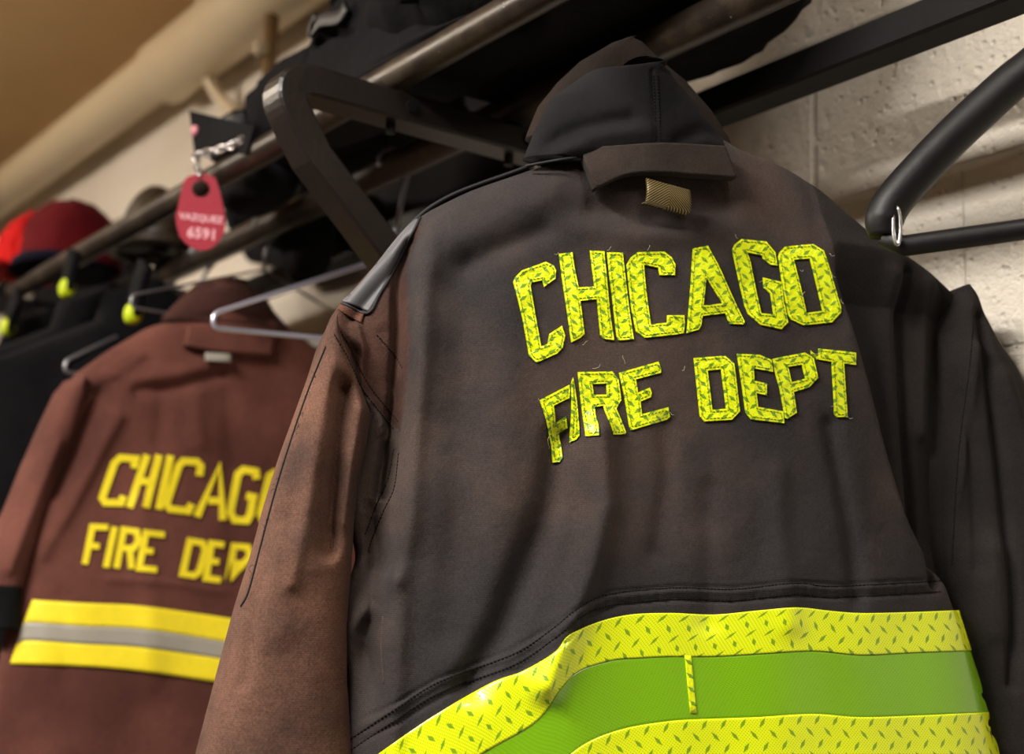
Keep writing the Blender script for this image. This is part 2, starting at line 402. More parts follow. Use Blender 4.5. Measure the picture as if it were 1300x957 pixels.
def surf_tube(name, S, pts, r, mat, parent, n=60, e=.0, px=True):
    uv = [S.hit(x, y) for x, y in catmull(pts, n)] if px else catmull(pts, n)
    return build(name, *tube_geo([S.at(u, v, e) for u, v in uv], r, 8), mat, parent)
def surf_stitch(mb, S, uvpath, step=.0026, gap=.0012, w=.00045, e=.0006, mi=0):
    P = np.array(uvpath); L = seglen(P); t = 0
    while t+step-gap < L[-1]:
        a = [np.interp(t, L, P[:, k]) for k in (0, 1)]; b = [np.interp(t+step-gap, L, P[:, k]) for k in (0, 1)]
        A = S.at(*a, e); B = S.at(*b, e)
        if np.linalg.norm(B-A) > 1e-5: mb.add(tube_geo([A, (A+B)/2+S.fr.N*w*.6, B], w, 4), mi)
        t += step
def patch(name, S, top, bot, mat, parent, nu=120, nv=16, e=.0015, th=.0012, px=True):
    """cloth strip between two lines traced on the surface, with its own thickness"""
    T = catmull(top, nu) if px else top; B = catmull(bot, nu) if px else bot
    UV = []
    for i in range(nu):
        for j in range(nv):
            f = j/(nv-1); p = np.array(T[i])*(1-f)+np.array(B[i])*f
            UV.append(S.hit(*p))
    V = [S.at(u, v, e) for u, v in UV]; off = len(V); V += [S.at(u, v, e-th) for u, v in UV]
    # run length along the strip for the print
    mid = [UV[i*nv+nv//2] for i in range(nu)]; Ls = seglen(mid)
    uvs = []
    for i in range(nu):
        h = seglen([UV[i*nv+j] for j in range(nv)])
        for j in range(nv): uvs.append((Ls[i], -h[j]))
    uvs = uvs+uvs
    Fc = []
    for i in range(nu-1):
        for j in range(nv-1):
            a = i*nv+j; q = (a, a+1, a+nv+1, a+nv); Fc.append(q); Fc.append(tuple(x+off for x in q[::-1]))
    for i in range(nu-1):
        a = i*nv; Fc.append((a, a+nv, a+nv+off, a+off)); a = i*nv+nv-1; Fc.append((a+nv, a, a+off, a+nv+off))
    for j in range(nv-1):
        a = j; Fc.append((a+1, a, a+off, a+1+off)); a = (nu-1)*nv+j; Fc.append((a, a+1, a+1+off, a+off))
    return build(name, V, Fc, mat, parent, uvs=uvs)
def in_poly(x, y, P):
    c = False; n = len(P)
    for i in range(n):
        x1, y1 = P[i]; x2, y2 = P[i-1]
        if (y1 > y) != (y2 > y) and x < (x2-x1)*(y-y1)/(y2-y1)+x1: c = not c
    return c
def area(P): return .5*sum(P[i-1][0]*P[i][1]-P[i][0]*P[i-1][1] for i in range(len(P)))
def letter(name, S, outer, holes, mats, parent, e=.0016, th=.0014, stitch=True, maxlen=.006, inset=.0021):
    loops = [[S.hit(x, y) for x, y in outer]]+[[S.hit(x, y) for x, y in h] for h in holes]
    tri = tessellate_polygon([[Vector((p[0], p[1], 0)) for p in l] for l in loops])
    pts = [p for l in loops for p in l]
    bm = bmesh.new(); vs = [bm.verts.new((p[0], p[1], 0)) for p in pts]
    for t in tri:
        try: bm.faces.new([vs[i] for i in t])
        except ValueError: pass
    for _ in range(7):
        ed = [x for x in bm.edges if x.calc_length() > maxlen]
        if not ed: break
        bmesh.ops.subdivide_edges(bm, edges=ed, cuts=1); bmesh.ops.triangulate(bm, faces=bm.faces)
    bm.verts.index_update()
    UV = [(v.co.x, v.co.y) for v in bm.verts]; fs = [tuple(v.index for v in f.verts) for f in bm.faces]
    bd = [(x.verts[0].index, x.verts[1].index) for x in bm.edges if len(x.link_faces) == 1]
    bm.free()
    V = [S.at(u, v, e) for u, v in UV]; o = len(V); V += [S.at(u, v, e-th) for u, v in UV]
    Fc = fs+[tuple(i+o for i in f[::-1]) for f in fs]+[(a, b, b+o, a+o) for a, b in bd]
    uvs = UV+UV; mi = [0]*len(Fc)
    if stitch:
        mb = MB()
        for l in loops:
            P = [np.array(p) for p in l]; sg = 1 if area(P) > 0 else -1
            if l is not loops[0]: sg = -sg
            n = len(P); Q = []
            for i in range(n):
                d1 = nrm(P[i]-P[i-1]+1e-9); d2 = nrm(P[(i+1) % n]-P[i]+1e-9)
                n1 = np.array([-d1[1], d1[0]]); n2 = np.array([-d2[1], d2[0]]); b = n1+n2
                k = max(np.dot(b, b)/2, .45)
                Q.append(P[i]+sg*inset*b/k)
            Q.append(Q[0])
            surf_stitch(mb, S, Q, step=.0034, gap=.0011, w=.00034, e=e+.0002)
        k = len(V); V += mb.v; Fc += [tuple(i+k for i in f) for f in mb.f]; uvs += [(0, 0)]*len(mb.v); mi += [1]*len(mb.f)
    return build(name, V, Fc, mats, parent, uvs=uvs, mi=mi, sm=False)
def stroke_poly(pts, w, closed=False):
    """ribbon outline around a centre line (px)"""
    P = [np.array(p, float) for p in pts]; n = len(P); A = []; B = []
    for i in range(n):
        if closed: d1 = nrm(P[i]-P[i-1]); d2 = nrm(P[(i+1) % n]-P[i])
        else:
            d2 = nrm(P[min(i+1, n-1)]-P[min(i, n-2)]); d1 = nrm(P[max(i, 1)]-P[max(i-1, 0)])
        b = np.array([-d1[1]-d2[1], d1[0]+d2[0]]); k = max(np.dot(b, b)/2, .5)
        A.append(P[i]+b/k*w/2); B.append(P[i]-b/k*w/2)
    if closed: return A, B
    return A+B[::-1], None
def blob(name, c, s, mat, parent=None, e=2.6, nz=.06, seed=0, flat=0., seg=(64, 40), rot=0., fr=7.):
    """padded soft shape: a rounded box with creases"""
    rs = np.random.RandomState(seed); ks = [(rs.randn(3)*fr, rs.rand()*6.28, rs.rand()*.7+.3) for _ in range(9)]
    V = []; nu, nv = seg
    for j in range(nv+1):
        ph = -math.pi/2+math.pi*j/nv
        for i in range(nu):
            th = 2*math.pi*i/nu
            f = lambda x: math.copysign(abs(x)**(2/e), x)
            d = np.array([f(math.cos(ph))*f(math.cos(th)), f(math.cos(ph))*f(math.sin(th)), f(math.sin(ph))])
            w = sum(a*(1-abs(math.sin(np.dot(k, d)+p))*2) for k, p, a in ks)/4
            q = d*(1+nz*w)
            if flat and q[2] < -flat: q[2] = -flat
            q = q*np.array(s)
            q = np.array([q[0]*math.cos(rot)-q[1]*math.sin(rot), q[0]*math.sin(rot)+q[1]*math.cos(rot), q[2]])
            V.append(np.array(c)+q)
    Fc = []
    for j in range(nv):
        for i in range(nu): Fc.append((j*nu+i, j*nu+(i+1) % nu, (j+1)*nu+(i+1) % nu, (j+1)*nu+i))
    return build(name, V, Fc, mat, parent)

exec_parts = []
# ================================================================== the room
YW = 1.2; ZC = 2.69
def slab(name, lo, hi, mat):
    lo, hi = np.array(lo, float), np.array(hi, float)
    o = build(name, *box_geo((lo+hi)/2, (hi-lo)/2), mat, sm=False); o['kind'] = 'structure'; return o
slab('floor', (-6.2, -3.2, -.1), (3.2, 1.3, 0), M['floor'])
slab('ceiling', (-6.2, -3.2, ZC), (3.2, 1.3, ZC+.1), M['ceiling'])
slab('wall_back', (-6.2, YW, 0), (3.2, YW+.1, ZC), M['wall'])
slab('wall_left', (-6.2, -3.2, 0), (-6.1, YW, ZC), M['wall2'])
slab('wall_right', (3.1, -3.2, 0), (3.2, YW, ZC), M['wall2'])
slab('wall_front', (-6.1, -3.2, 0), (3.1, -3.1, ZC), M['wall2'])

# ================================================================== the rack
RZ = 1.901; RA, RB, RC = .741, .900, 1.069
XL, XR = -2.63, .35; XB = -1.28
rack = thing('coat_rack', 'brown steel pipe shelf rack with triangular brackets holding the turnout coats', 'rack', (XB, YW, 1.3))
def rail(y, r):
    return build('rail', *tube_geo([np.array([x, y, RZ]) for x in np.linspace(XL, XR, 60)], r, 28), M['pipe'], rack)
rail(RA, .0175); rail(RB, .0195)
ya = lambda x: RA
yb = lambda x: RB
build('rail', *tube_geo([(XL, RC, RZ), (XR, RC, RZ)], .02, 8, square=(.0205, .0175, .003), up=(0, 0, 1)), M['darksteel'], rack, sm=False)
def bracket(x):
    za = 1.864; B = np.array([x, YW-.002, za]); C = np.array([x, .594, za]); P1 = np.array([x, .648, 1.786]); P2 = np.array([x, .698, 1.740])
    A = P2+(P2-P1)*((YW-.002-P2[1])/(P2[1]-P1[1]))
    d1 = nrm(P1-C); d2 = nrm(B-C); k = .05
    arc = [C+d1*k*(1-t)**2+d2*k*t**2 for t in np.linspace(0, 1, 14)]
    path = [A+(P2-A)*t for t in np.linspace(0, 1, 10)]+[P1]+arc+[arc[-1]+(B-arc[-1])*t for t in np.linspace(0, 1, 12)][1:]
    bar = build('bracket', *tube_geo(path, .02, 8, square=(.0165, .0205, .003), up=(1, 0, 0)), M['bracket'], rack, sm=False)
    for y in (ya(x), yb(x), RC):
        for g in (disc_geo((x+.021, y+.012, za), (1, 0, 0), .007, .005, 6), disc_geo((x, y+.0, za-.022), (0, 0, 1), .006, .012, 6)):
            b = build('bolt', *g, M['darksteel'], rack, sm=False); b.parent = bar
    for z in (A[2], za):
        p_ = build('wall_plate', *box_geo((x, YW-.004, z), (.03, .004, .05)), M['bracket'], rack, sm=False); p_.parent = bar
for x in (XB, XL+.03): bracket(x)


# ================================================================== main coat
fr = Frame(dep(870, 430, 1.25), 22)
coat = thing('firefighter_coat', 'charcoal turnout coat with lime CHICAGO FIRE DEPT letters, brown left sleeve, in front', 'coat', fr.O-np.array([0, 0, .6]), None)
BL = [(700, 198), (672, 208), (600, 231), (545, 258), (523, 276), (505, 300), (470, 338), (430, 384), (418, 410), (432, 440), (452, 490), (470, 530), (468, 570), (456, 620), (453, 660), (462, 705), (447, 750), (440, 800), (446, 840), (450, 868), (446, 1000), (440, 1300)]
BR = [(925, 189), (945, 190), (1010, 214), (1060, 244), (1112, 283), (1150, 312), (1200, 336), (1238, 366), (1243, 392), (1240, 450), (1236, 520), (1232, 600), (1235, 690), (1245, 745), (1262, 800), (1275, 868), (1300, 1000), (1330, 1300)]
ridges = [
    ([(550, 300), (540, 380), (537, 470), (530, 560), (522, 660), (512, 740), (506, 870), (500, 980)], .010, .007),
    ([(532, 290), (520, 330), (517, 380), (517, 440), (515, 490), (505, 560), (498, 620)], .0055, -.016),
    ([(488, 640), (490, 700), (484, 760)], .008, -.008),
    ([(592, 340), (590, 450), (588, 600), (585, 720), (575, 800)], .020, -.007),
    ([(650, 380), (645, 520), (640, 640)], .016, .003),
    ([(760, 550), (765, 640), (745, 720), (715, 800), (690, 868)], .013, .014),
    ([(712, 560), (700, 640), (670, 720), (640, 800), (600, 868)], .014, -.014),
    ([(846, 540), (850, 600), (835, 700)], .010, -.004),
    ([(1055, 540), (1070, 620), (1085, 700), (1090, 760)], .009, -.006),
    ([(985, 600), (990, 700), (1000, 790)], .012, .004),
    ([(905, 620), (900, 700), (900, 790)], .010, -.003),
    ([(600, 330), (640, 312), (690, 290)], .010, -.006),
    ([(560, 330), (575, 300), (640, 270), (700, 245)], .014, .005),
    ([(740, 290), (800, 300), (860, 300), (900, 292)], .012, .004),
    ([(755, 262), (830, 275), (920, 262)], .012, -.006),
    ([(1030, 230), (1035, 260), (1040, 300)], .008, -.002),
    # seams and folds of the dark right side
    ([(1168, 335), (1172, 420), (1178, 520), (1190, 640), (1198, 740)], .006, -.012),
    ([(1150, 345), (1150, 430), (1155, 540), (1168, 640)], .012, .008),
    ([(1205, 350), (1208, 450), (1206, 540)], .010, .008),
    # shoulder and armhole folds at the left
    ([(462, 400), (470, 430), (468, 465), (478, 500)], .005, .008),
    ([(450, 420), (458, 450), (455, 480)], .005, -.006),
    ([(500, 410), (508, 470)], .008, -.004),
    ([(485, 500), (497, 520), (505, 545)], .005, .005),
    ([(498, 735), (480, 765), (455, 790), (447, 800)], .009, .014),
    ([(492, 660), (470, 720), (458, 745)], .009, -.004),
    ([(470, 830), (455, 850)], .009, -.005),
    # the turned seam above the band
    ([(380, 990), (470, 925), (560, 868), (650, 835), (700, 803), (735, 775), (775, 758), (860, 750), (930, 752), (1010, 744), (1060, 748), (1190, 741)], .0022, .0020),
    ([(390, 1003), (480, 938), (570, 882), (660, 850), (712, 815), (745, 786), (785, 768), (860, 761), (930, 764), (1010, 756), (1060, 759), (1200, 752)], .0016, -.0022),
    ([(375, 984), (465, 919), (560, 862), (645, 829), (696, 797), (731, 769), (775, 751), (860, 744), (930, 746), (1010, 738), (1060, 742), (1190, 735)], .0012, -.0020),
]
def pucker(path, half, gap, w, h, rnd=.5):
    P = catmull(path, 200); L = seglen(P); t = gap/2
    while t < L[-1]:
        x = np.interp(t, L, [p[0] for p in P]); y = np.interp(t, L, [p[1] for p in P]); x2 = np.interp(t+1, L, [p[0] for p in P]); y2 = np.interp(t+1, L, [p[1] for p in P])
        d = nrm(np.array([x2-x+1e-6, y2-y])); n = np.array([-d[1], d[0]])*half*random.uniform(.6, 1.1); sk = d*random.uniform(-2, 2)
        ridges.append(([tuple(np.array([x, y])-n-sk), tuple(np.array([x, y])+n+sk)], w, h*random.uniform(.5, 1.2))); t += gap*random.uniform(1-rnd*.5, 1+rnd*.5)
pucker([(430, 430), (450, 462), (470, 503), (492, 530), (503, 548)], 9, 8, .0020, .0022)
pucker([(505, 575), (496, 615), (482, 645), (468, 690)], 8, 8, .0020, .0022)
pucker([(575, 872), (655, 842), (704, 809), (740, 780), (780, 763), (860, 755), (930, 758), (1010, 750), (1060, 753), (1195, 746)], 6, 13, .0022, -.0010)
steps = [
    ([(548, 268), (536, 300), (529, 330), (527, 400), (526, 460), (517, 560), (508, 640), (503, 700), (496, 760), (487, 820), (486, 880)], .0022, .026, -1),
    ([(1064, 340), (1086, 400), (1112, 480), (1137, 570), (1161, 650), (1185, 692), (1224, 745), (1240, 790), (1268, 868), (1308, 960), (1333, 1300)], .0022, .034, 1),
]
S = Surf(fr, BL, BR, .065, .09, 0., 5., 1.9, ridges, steps, [(.0011, 34, 9, .4), (.0007, 70, -22, 2.)])
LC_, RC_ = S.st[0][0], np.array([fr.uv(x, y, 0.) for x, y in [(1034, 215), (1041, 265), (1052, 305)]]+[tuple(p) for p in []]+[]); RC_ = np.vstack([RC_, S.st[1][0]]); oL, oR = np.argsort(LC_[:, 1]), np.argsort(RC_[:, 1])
A_ = np.array([S.hit(x, y) for x, y in catmull([(420, 415), (442, 450), (462, 492), (486, 525), (520, 562)], 30)]); AU_, AV_ = A_[:, 0], A_[:, 1]
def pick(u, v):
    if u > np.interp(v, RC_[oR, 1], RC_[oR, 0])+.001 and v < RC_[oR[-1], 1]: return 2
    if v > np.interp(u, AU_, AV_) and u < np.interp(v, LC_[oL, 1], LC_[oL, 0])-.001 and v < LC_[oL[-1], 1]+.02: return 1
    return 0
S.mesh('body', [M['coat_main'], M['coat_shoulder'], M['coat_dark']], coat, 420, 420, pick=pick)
LETM = [M['lime'], M['thread_olive']]
def cr(P, ox, oy, s): return [(ox+x/s, oy+y/s) for x, y in P]
A5 = lambda P: cr(P, 640, 280, 4.786)
A8 = lambda P: cr(P, 620, 280, 2.653)
A9 = lambda P: cr(P, 860, 280, 4.787)
AF = lambda P: cr(P, 660, 430, 5.627)
AD = lambda P: cr(P, 860, 430, 5.417)
letters = [
    (A5([(52, 375), (65, 345), (105, 305), (250, 252), (298, 275), (313, 305), (308, 355), (240, 405), (230, 365), (165, 378), (158, 400), (190, 590), (222, 765), (262, 750), (272, 690), (348, 640), (368, 700), (352, 775), (318, 810), (195, 865), (150, 825), (110, 600)]), []),
    (A5([(330, 205), (412, 195), (425, 290), (450, 408), (545, 402), (530, 290), (518, 185), (605, 190), (625, 400), (640, 560), (665, 728), (600, 720), (582, 700), (560, 480), (460, 490), (485, 690), (460, 715), (405, 742), (385, 600), (355, 400)]), []),
    (A5([(622, 195), (718, 197), (735, 350), (755, 520), (785, 722), (690, 730), (680, 700), (655, 480), (635, 330)]), []),
    (A8([(463, 150), (478, 125), (500, 108), (590, 106), (615, 125), (628, 150), (626, 185), (575, 185), (570, 160), (522, 150), (530, 240), (545, 350), (600, 345), (600, 320), (657, 320), (660, 350), (655, 380), (630, 385), (525, 396), (495, 375), (480, 300)]), []),
    (A9([(92, 172), (182, 155), (240, 260), (405, 615), (400, 632), (315, 630), (285, 565), (150, 582), (140, 640), (125, 665), (52, 685), (60, 600), (80, 350)]), [A9([(172, 348), (155, 518), (270, 505)])]),
    (A9([(328, 180), (345, 145), (385, 115), (535, 130), (590, 195), (603, 275), (560, 270), (515, 235), (510, 215), (420, 195), (440, 250), (505, 565), (580, 572), (560, 445), (520, 410), (515, 348), (628, 375), (640, 480), (668, 620), (628, 662), (500, 635), (425, 570), (405, 520), (365, 350)]), []),
    (A9([(608, 220), (618, 195), (650, 160), (820, 145), (885, 185), (905, 240), (990, 525), (990, 560), (935, 620), (760, 638), (690, 605), (668, 575), (640, 430)]), [A9([(703, 240), (780, 562), (878, 550), (800, 233)])]),
    (AF([(138, 440), (350, 330), (354, 370), (350, 425), (238, 480), (250, 605), (325, 555), (335, 640), (275, 680), (290, 760), (300, 850), (280, 880), (230, 885), (220, 760), (190, 600)]), []),
    (AF([(376, 278), (388, 330), (408, 480), (422, 690), (400, 720), (352, 742), (360, 600), (364, 440), (362, 320)]), []),
    (AF([(410, 240), (655, 235), (700, 290), (720, 440), (685, 500), (755, 670), (750, 682), (665, 685), (590, 480), (530, 490), (560, 690), (465, 698)]), [AF([(513, 325), (525, 402), (618, 400), (613, 322)])]),
    (AF([(705, 245), (985, 165), (1005, 215), (1003, 245), (825, 292), (840, 385), (925, 350), (938, 390), (930, 420), (858, 450), (868, 540), (1055, 490), (1068, 560), (1045, 580), (790, 655), (778, 630), (740, 400)]), []),
    (AD([(108, 135), (320, 118), (385, 170), (425, 500), (370, 558), (180, 570), (150, 535)]), [AD([(203, 220), (235, 490), (330, 482), (295, 212)])]),
    (AD([(405, 105), (560, 112), (643, 148), (653, 230), (520, 205), (525, 290), (610, 310), (610, 390), (540, 375), (550, 470), (722, 500), (730, 582), (500, 555), (465, 510), (440, 330)]), []),
    (AD([(650, 140), (720, 125), (870, 97), (930, 130), (962, 270), (900, 335), (795, 368), (815, 510), (750, 552), (735, 545), (700, 350), (665, 230)]), [AD([(757, 195), (780, 300), (875, 275), (850, 180)])]),
    (AD([(910, 82), (965, 130), (955, 145), (915, 110)]), []),
    (AD([(965, 70), (1222, 98), (1222, 182), (1140, 172), (1165, 540), (1090, 540), (1072, 520), (1055, 160), (965, 145)]), []),
]
for i, (o_, h_) in enumerate(letters):
    letter('apostrophe' if i == 14 else 'letter', S, o_, h_, LETM, coat, e=.0019+.0002*(i % 2))
# loose threads at the letter edges
mb = MB()
for (x, y, dx, dy) in [(738, 438, 6, -5), (752, 468, 9, -5), (793, 462, -3, -10), (822, 462, 8, 3), (640+330/4.786, 321, -6, 2), (1052, 322, 6, 3), (1055, 345, 4, 8), (1066, 380, 4, 6), (1020, 343, -6, 0), (1014, 378, 5, -7), (869, 465, -5, 6), (690, 512, -7, -6), (697, 570, -2, -16), (968, 355, -6, 3), (1033, 449, 7, -2), (1060, 512, -7, 4), (770, 318, 5, -4), (822, 318, 2, -6), (936, 303, -5, -5), (1074, 528, 6, 3), (849, 522, 4, 5)]:
    q = [S.hit(x+dx*t+random.uniform(-1.2, 1.2), y+dy*t+2*math.sin(t*3)) for t in np.linspace(0, 1, 6)]
    mb.add(tube_geo([S.at(u, v, .0012+.002*t) for (u, v), t in zip(q, np.linspace(0, 1, 6))], .00016, 4))
mb.build('loose_threads', simple('pale_thread', srgb(190, 185, 160), .8, 0, .2, 60, .1, 0), coat)['kind'] = 'stuff'
# reflective band: yellow-green edge, centre field with green light put into its colour, narrow upright mark
bt = [(440, 985), (540, 915), (620, 868), (662, 852), (703, 828), (722, 806), (760, 789), (800, 780), (850, 778), (905, 780), (960, 775), (1010, 771), (1050, 775), (1090, 778), (1150, 777), (1227, 774)]
bb = [(440, 1050), (560, 985), (625, 948), (680, 915), (712, 872), (735, 851), (775, 838), (810, 835), (850, 833), (905, 833), (960, 830), (1030, 826), (1090, 831), (1160, 828), (1243, 825)]
def resample(P, n): return catmull(P, n)
patch('reflective_trim', S, bt, bb, M['band'], coat, 220, 26, .0024)
gb = [(440, 1130), (560, 1060), (630, 1020), (690, 985), (740, 945), (790, 925), (850, 915), (905, 912), (960, 910), (1030, 906), (1090, 910), (1160, 908), (1272, 903)]
patch('green_lit_trim', S, bb, gb, M['green'], coat, 200, 26, .0018)
patch('reflective_trim', S, gb, [(x+8, y+55) for x, y in gb], M['band'], coat, 200, 20, .0024)
patch('trim_mark', S, [(868, 832), (872, 832), (876, 832)], [(875, 905), (879, 905), (883, 905)], M['lime'], coat, 6, 12, .0028)
def seam(nm, pts, off, parent=coat, SS=S, mat='thread', step=.003, w=.0005, n=90):
    mbs = MB(); q = [SS.hit(x, y+off) for x, y in catmull(pts, n)]
    surf_stitch(mbs, SS, q, step=step, gap=.0009, w=w, e=.0004); return mbs.build(nm, M[mat], parent)
sl = [(440, 945), (500, 905), (560, 868), (650, 835), (700, 803), (735, 775), (775, 758), (860, 750), (930, 752), (1010, 744), (1060, 748), (1195, 741)]
seam('waist_seam', sl, -4, w=.0007); seam('waist_seam', sl, 10, w=.0006); seam('trim_stitching', [(x, y+10) for x, y in bt[4:]], 0, w=.0003, mat='thread_olive')
seam('armhole_seam', [(424, 425), (440, 452), (458, 490), (478, 518), (500, 545)], 0, w=.0006)
seam('armhole_seam', [(432, 420), (447, 446), (465, 484), (486, 512), (508, 538)], 0, w=.0005)
seam('side_seam', [(506, 575), (500, 620), (486, 650), (470, 690), (468, 705)], 0, w=.0007)
seam('side_seam', [(500, 570), (492, 610), (478, 640), (463, 680)], 0, w=.0006)
seam('yoke_seam', [(478, 425), (500, 450), (511, 468)], 0, w=.0005)
seam('side_seam', [(1228, 400), (1222, 470), (1212, 540), (1205, 620), (1212, 720)], 0, w=.0005)
surf_tube('shoulder_piping', S, [(524, 282), (545, 264), (575, 247), (610, 233), (650, 219), (682, 207)], .0017, M['piping'], coat, 60, .0005)
surf_tube('side_seam_cord', S, [(486, 782), (484, 820), (487, 868)], .0005, M['coat_sleeve'], coat, 20, .0)
# grey shoulder patch, brown tab below it
patch('shoulder_patch', S, [(434, 382), (455, 362), (478, 334), (500, 306), (516, 288), (524, 280)], [(468, 396), (482, 372), (498, 344), (510, 318), (522, 296), (534, 276)], M['leather'], coat, 50, 12, .0022)
patch('shoulder_tab', S, [(430, 386), (445, 392), (462, 398)], [(428, 392), (442, 402), (458, 410)], M['brown_tab'], coat, 16, 6, .0026)
surf_tube('patch_edging', S, [(434, 385), (466, 398), (482, 373), (499, 345), (511, 320), (523, 297), (533, 277)], .0014, M['piping'], coat, 50, .002)
# neck flap with webbing keeper
class Off:
    pass
patch('neck_flap', S, [(730, 196), (780, 192), (830, 189), (880, 191), (912, 193)], [(750, 246), (790, 228), (838, 226), (880, 229), (926, 232)], M['flap'], coat, 60, 16, .0175, .013)
seam('flap_stitching', [(737, 200), (745, 222), (757, 240)], 0, w=.0004)
fl = build('webbing_loop', *(lambda: (lambda c, ux, uy: (
    [c+ux*(x*.0205+(.0035 if j > 0 else 0)*1)+uy*(y*.0118+x*-.0012)+fr.N*(.004*math.cos(y*1.4)+z) for z in (0., -.004) for j, y in enumerate(np.linspace(-1, 1, 9)) for x in np.linspace(-1, 1, 13)],
    [(k*117+j*13+i, k*117+j*13+i+1, k*117+(j+1)*13+i+1, k*117+(j+1)*13+i) for k in (0, 1) for j in range(8) for i in range(12)] +
    [(i, i+1, 117+i+1, 117+i) for i in range(12)]+[(104+i+1, 104+i, 117+104+i, 117+104+i+1) for i in range(12)] +
    [(j*13, (j+1)*13, 117+(j+1)*13, 117+j*13) for j in range(8)]+[(j*13+12, (j+1)*13+12, 117+(j+1)*13+12, 117+j*13+12) for j in range(8)]))(
    S.at(*S.hit(835, 256), .017), nrm(fr.U+np.array([0, 0, -.10])), np.array([.0, 0, 1.])))(), M['brass'], coat,
    uvs=[((x+1)/2, (y+1)/2) for z in (0, 1) for y in np.linspace(-1, 1, 9) for x in np.linspace(-1, 1, 13)])
# collar: outer stand, turned brown roll behind it
CO = Surf(fr, [(842, 82), (798, 74), (752, 84), (706, 116), (688, 152), (674, 186), (662, 212), (657, 222)], [(846, 88), (856, 91), (874, 108), (898, 135), (919, 160), (940, 186), (944, 204), (946, 226)], .03, .02, .0125, 2.4, 2.,
          [([(700, 175), (740, 160), (800, 150)], .008, -.005), ([(715, 190), (760, 170), (820, 166)], .008, .004), ([(860, 178), (900, 160), (925, 165)], .007, -.004), ([(828, 90), (831, 130), (833, 190)], .0016, -.0016), ([(705, 205), (780, 196), (860, 192), (940, 194)], .006, -.006)], [], [(.0010, 50, 60, 1.)])
CO.mesh('collar', M['collar'], coat, 120, 90)
CR = Surf(fr, [(802, 50), (775, 52), (742, 70), (714, 96), (690, 126), (676, 160), (664, 205)], [(804, 54), (822, 57), (850, 78), (880, 100), (912, 135), (934, 168), (945, 200)], .03, .03, -.022, 2.4, 2., [], [], [(.0012, 40, 60, 2.)])
CR.mesh('collar_roll', M['collar_roll'], coat, 100, 80)
seam('collar_seam', [(829, 95), (831, 130), (833, 188)], 0, SS=CO, w=.0005)
seam('collar_seam', [(834, 95), (836, 130), (838, 188)], 0, SS=CO, w=.0005)
surf_tube('collar_edging', CO, [(668, 210), (700, 204), (732, 199)], .0012, M['piping'], coat, 60, -.001)
# sleeves
SLL = [(424, 402), (418, 410), (408, 432), (396, 470), (378, 520), (358, 575), (338, 640), (322, 700), (300, 770), (274, 868), (250, 960), (215, 1100), (200, 1200)]
SLR = [(426, 402), (436, 428), (450, 458), (464, 490), (478, 524), (472, 560), (464, 600), (456, 660), (452, 720), (449, 780), (447, 868), (458, 960), (440, 1100), (430, 1200)]
SL = Surf(fr, SLL, SLR, .055, .05, -.02, 2.3, 2., [
    ([(418, 460), (400, 540), (388, 640), (370, 740)], .007, .005),
    ([(380, 545), (355, 640), (330, 740), (310, 868)], .006, -.003),
    ([(440, 490), (432, 560), (424, 640), (420, 695)], .009, -.020),
    ([(398, 470), (388, 560), (372, 660)], .010, -.006),
    ([(462, 520), (450, 590), (442, 660)], .007, .006),
    ([(398, 560), (385, 660), (392, 720)], .012, .004),
    ([(424, 700), (438, 704), (448, 700)], .010, .006),
    ([(350, 700), (350, 800)], .016, .004)], [], [(.001, 40, 12, .3)])
SL.mesh('sleeve', M['coat_sleeve'], coat, 160, 260)
surf_tube('sleeve_seam', SL, [(414, 440), (390, 500), (366, 570), (348, 630), (332, 690), (316, 750), (306, 770)], .0011, M['thread'], coat, 70, .0)
mb = MB()
for i in range(26):
    t = random.random(); x = np.interp(t, [0, .5, 1], [408, 350, 308]); y = np.interp(t, [0, .5, 1], [455, 620, 765]); 
    u, v = SL.hit(x, y); a = random.uniform(0, 6.28); L_ = random.uniform(.002, .007)
    P = SL.at(u, v, .001); mb.add(tube_geo([P, P+(fr.U*math.cos(a)+fr.V*math.sin(a))*L_*.6+fr.N*.002, P+(fr.U*math.cos(a+.5)+fr.V*math.sin(a+.5))*L_+fr.N*.002], .00018, 4))
mb.build('frayed_thread', M['thread'], coat)['kind'] = 'stuff'
seam('sleeve_cap_seam', [(424, 424), (442, 455), (458, 492)], 0, SS=SL, w=.0006)
RLs = [(1215, 366), (1202, 392), (1195, 430), (1198, 520), (1195, 600), (1195, 680), (1200, 740), (1215, 800), (1235, 868), (1255, 1000), (1270, 1150)]
RRs = [(1222, 366), (1240, 378), (1256, 404), (1278, 436), (1303, 466), (1335, 530), (1360, 620), (1378, 720), (1392, 868), (1400, 1000), (1410, 1150)]
SR = Surf(fr, RLs, RRs, .05, .05, -.030, 2.2, 2., [
    ([(1246, 400), (1262, 500), (1276, 620), (1290, 760), (1292, 868)], .006, -.010),
    ([(1240, 440), (1232, 560), (1222, 660), (1214, 760)], .006, .006),
    ([(1275, 480), (1300, 560), (1320, 700)], .010, .008),
    ([(1228, 500), (1245, 600), (1250, 720)], .006, -.005),
    ([(1262, 700), (1268, 800)], .012, .006)], [], [(.001, 40, 12, 1.3)])
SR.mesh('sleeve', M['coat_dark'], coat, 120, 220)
seam('sleeve_seam', [(1236, 400), (1230, 470), (1218, 560), (1212, 640), (1208, 720)], 0, SS=SR, w=.0005)

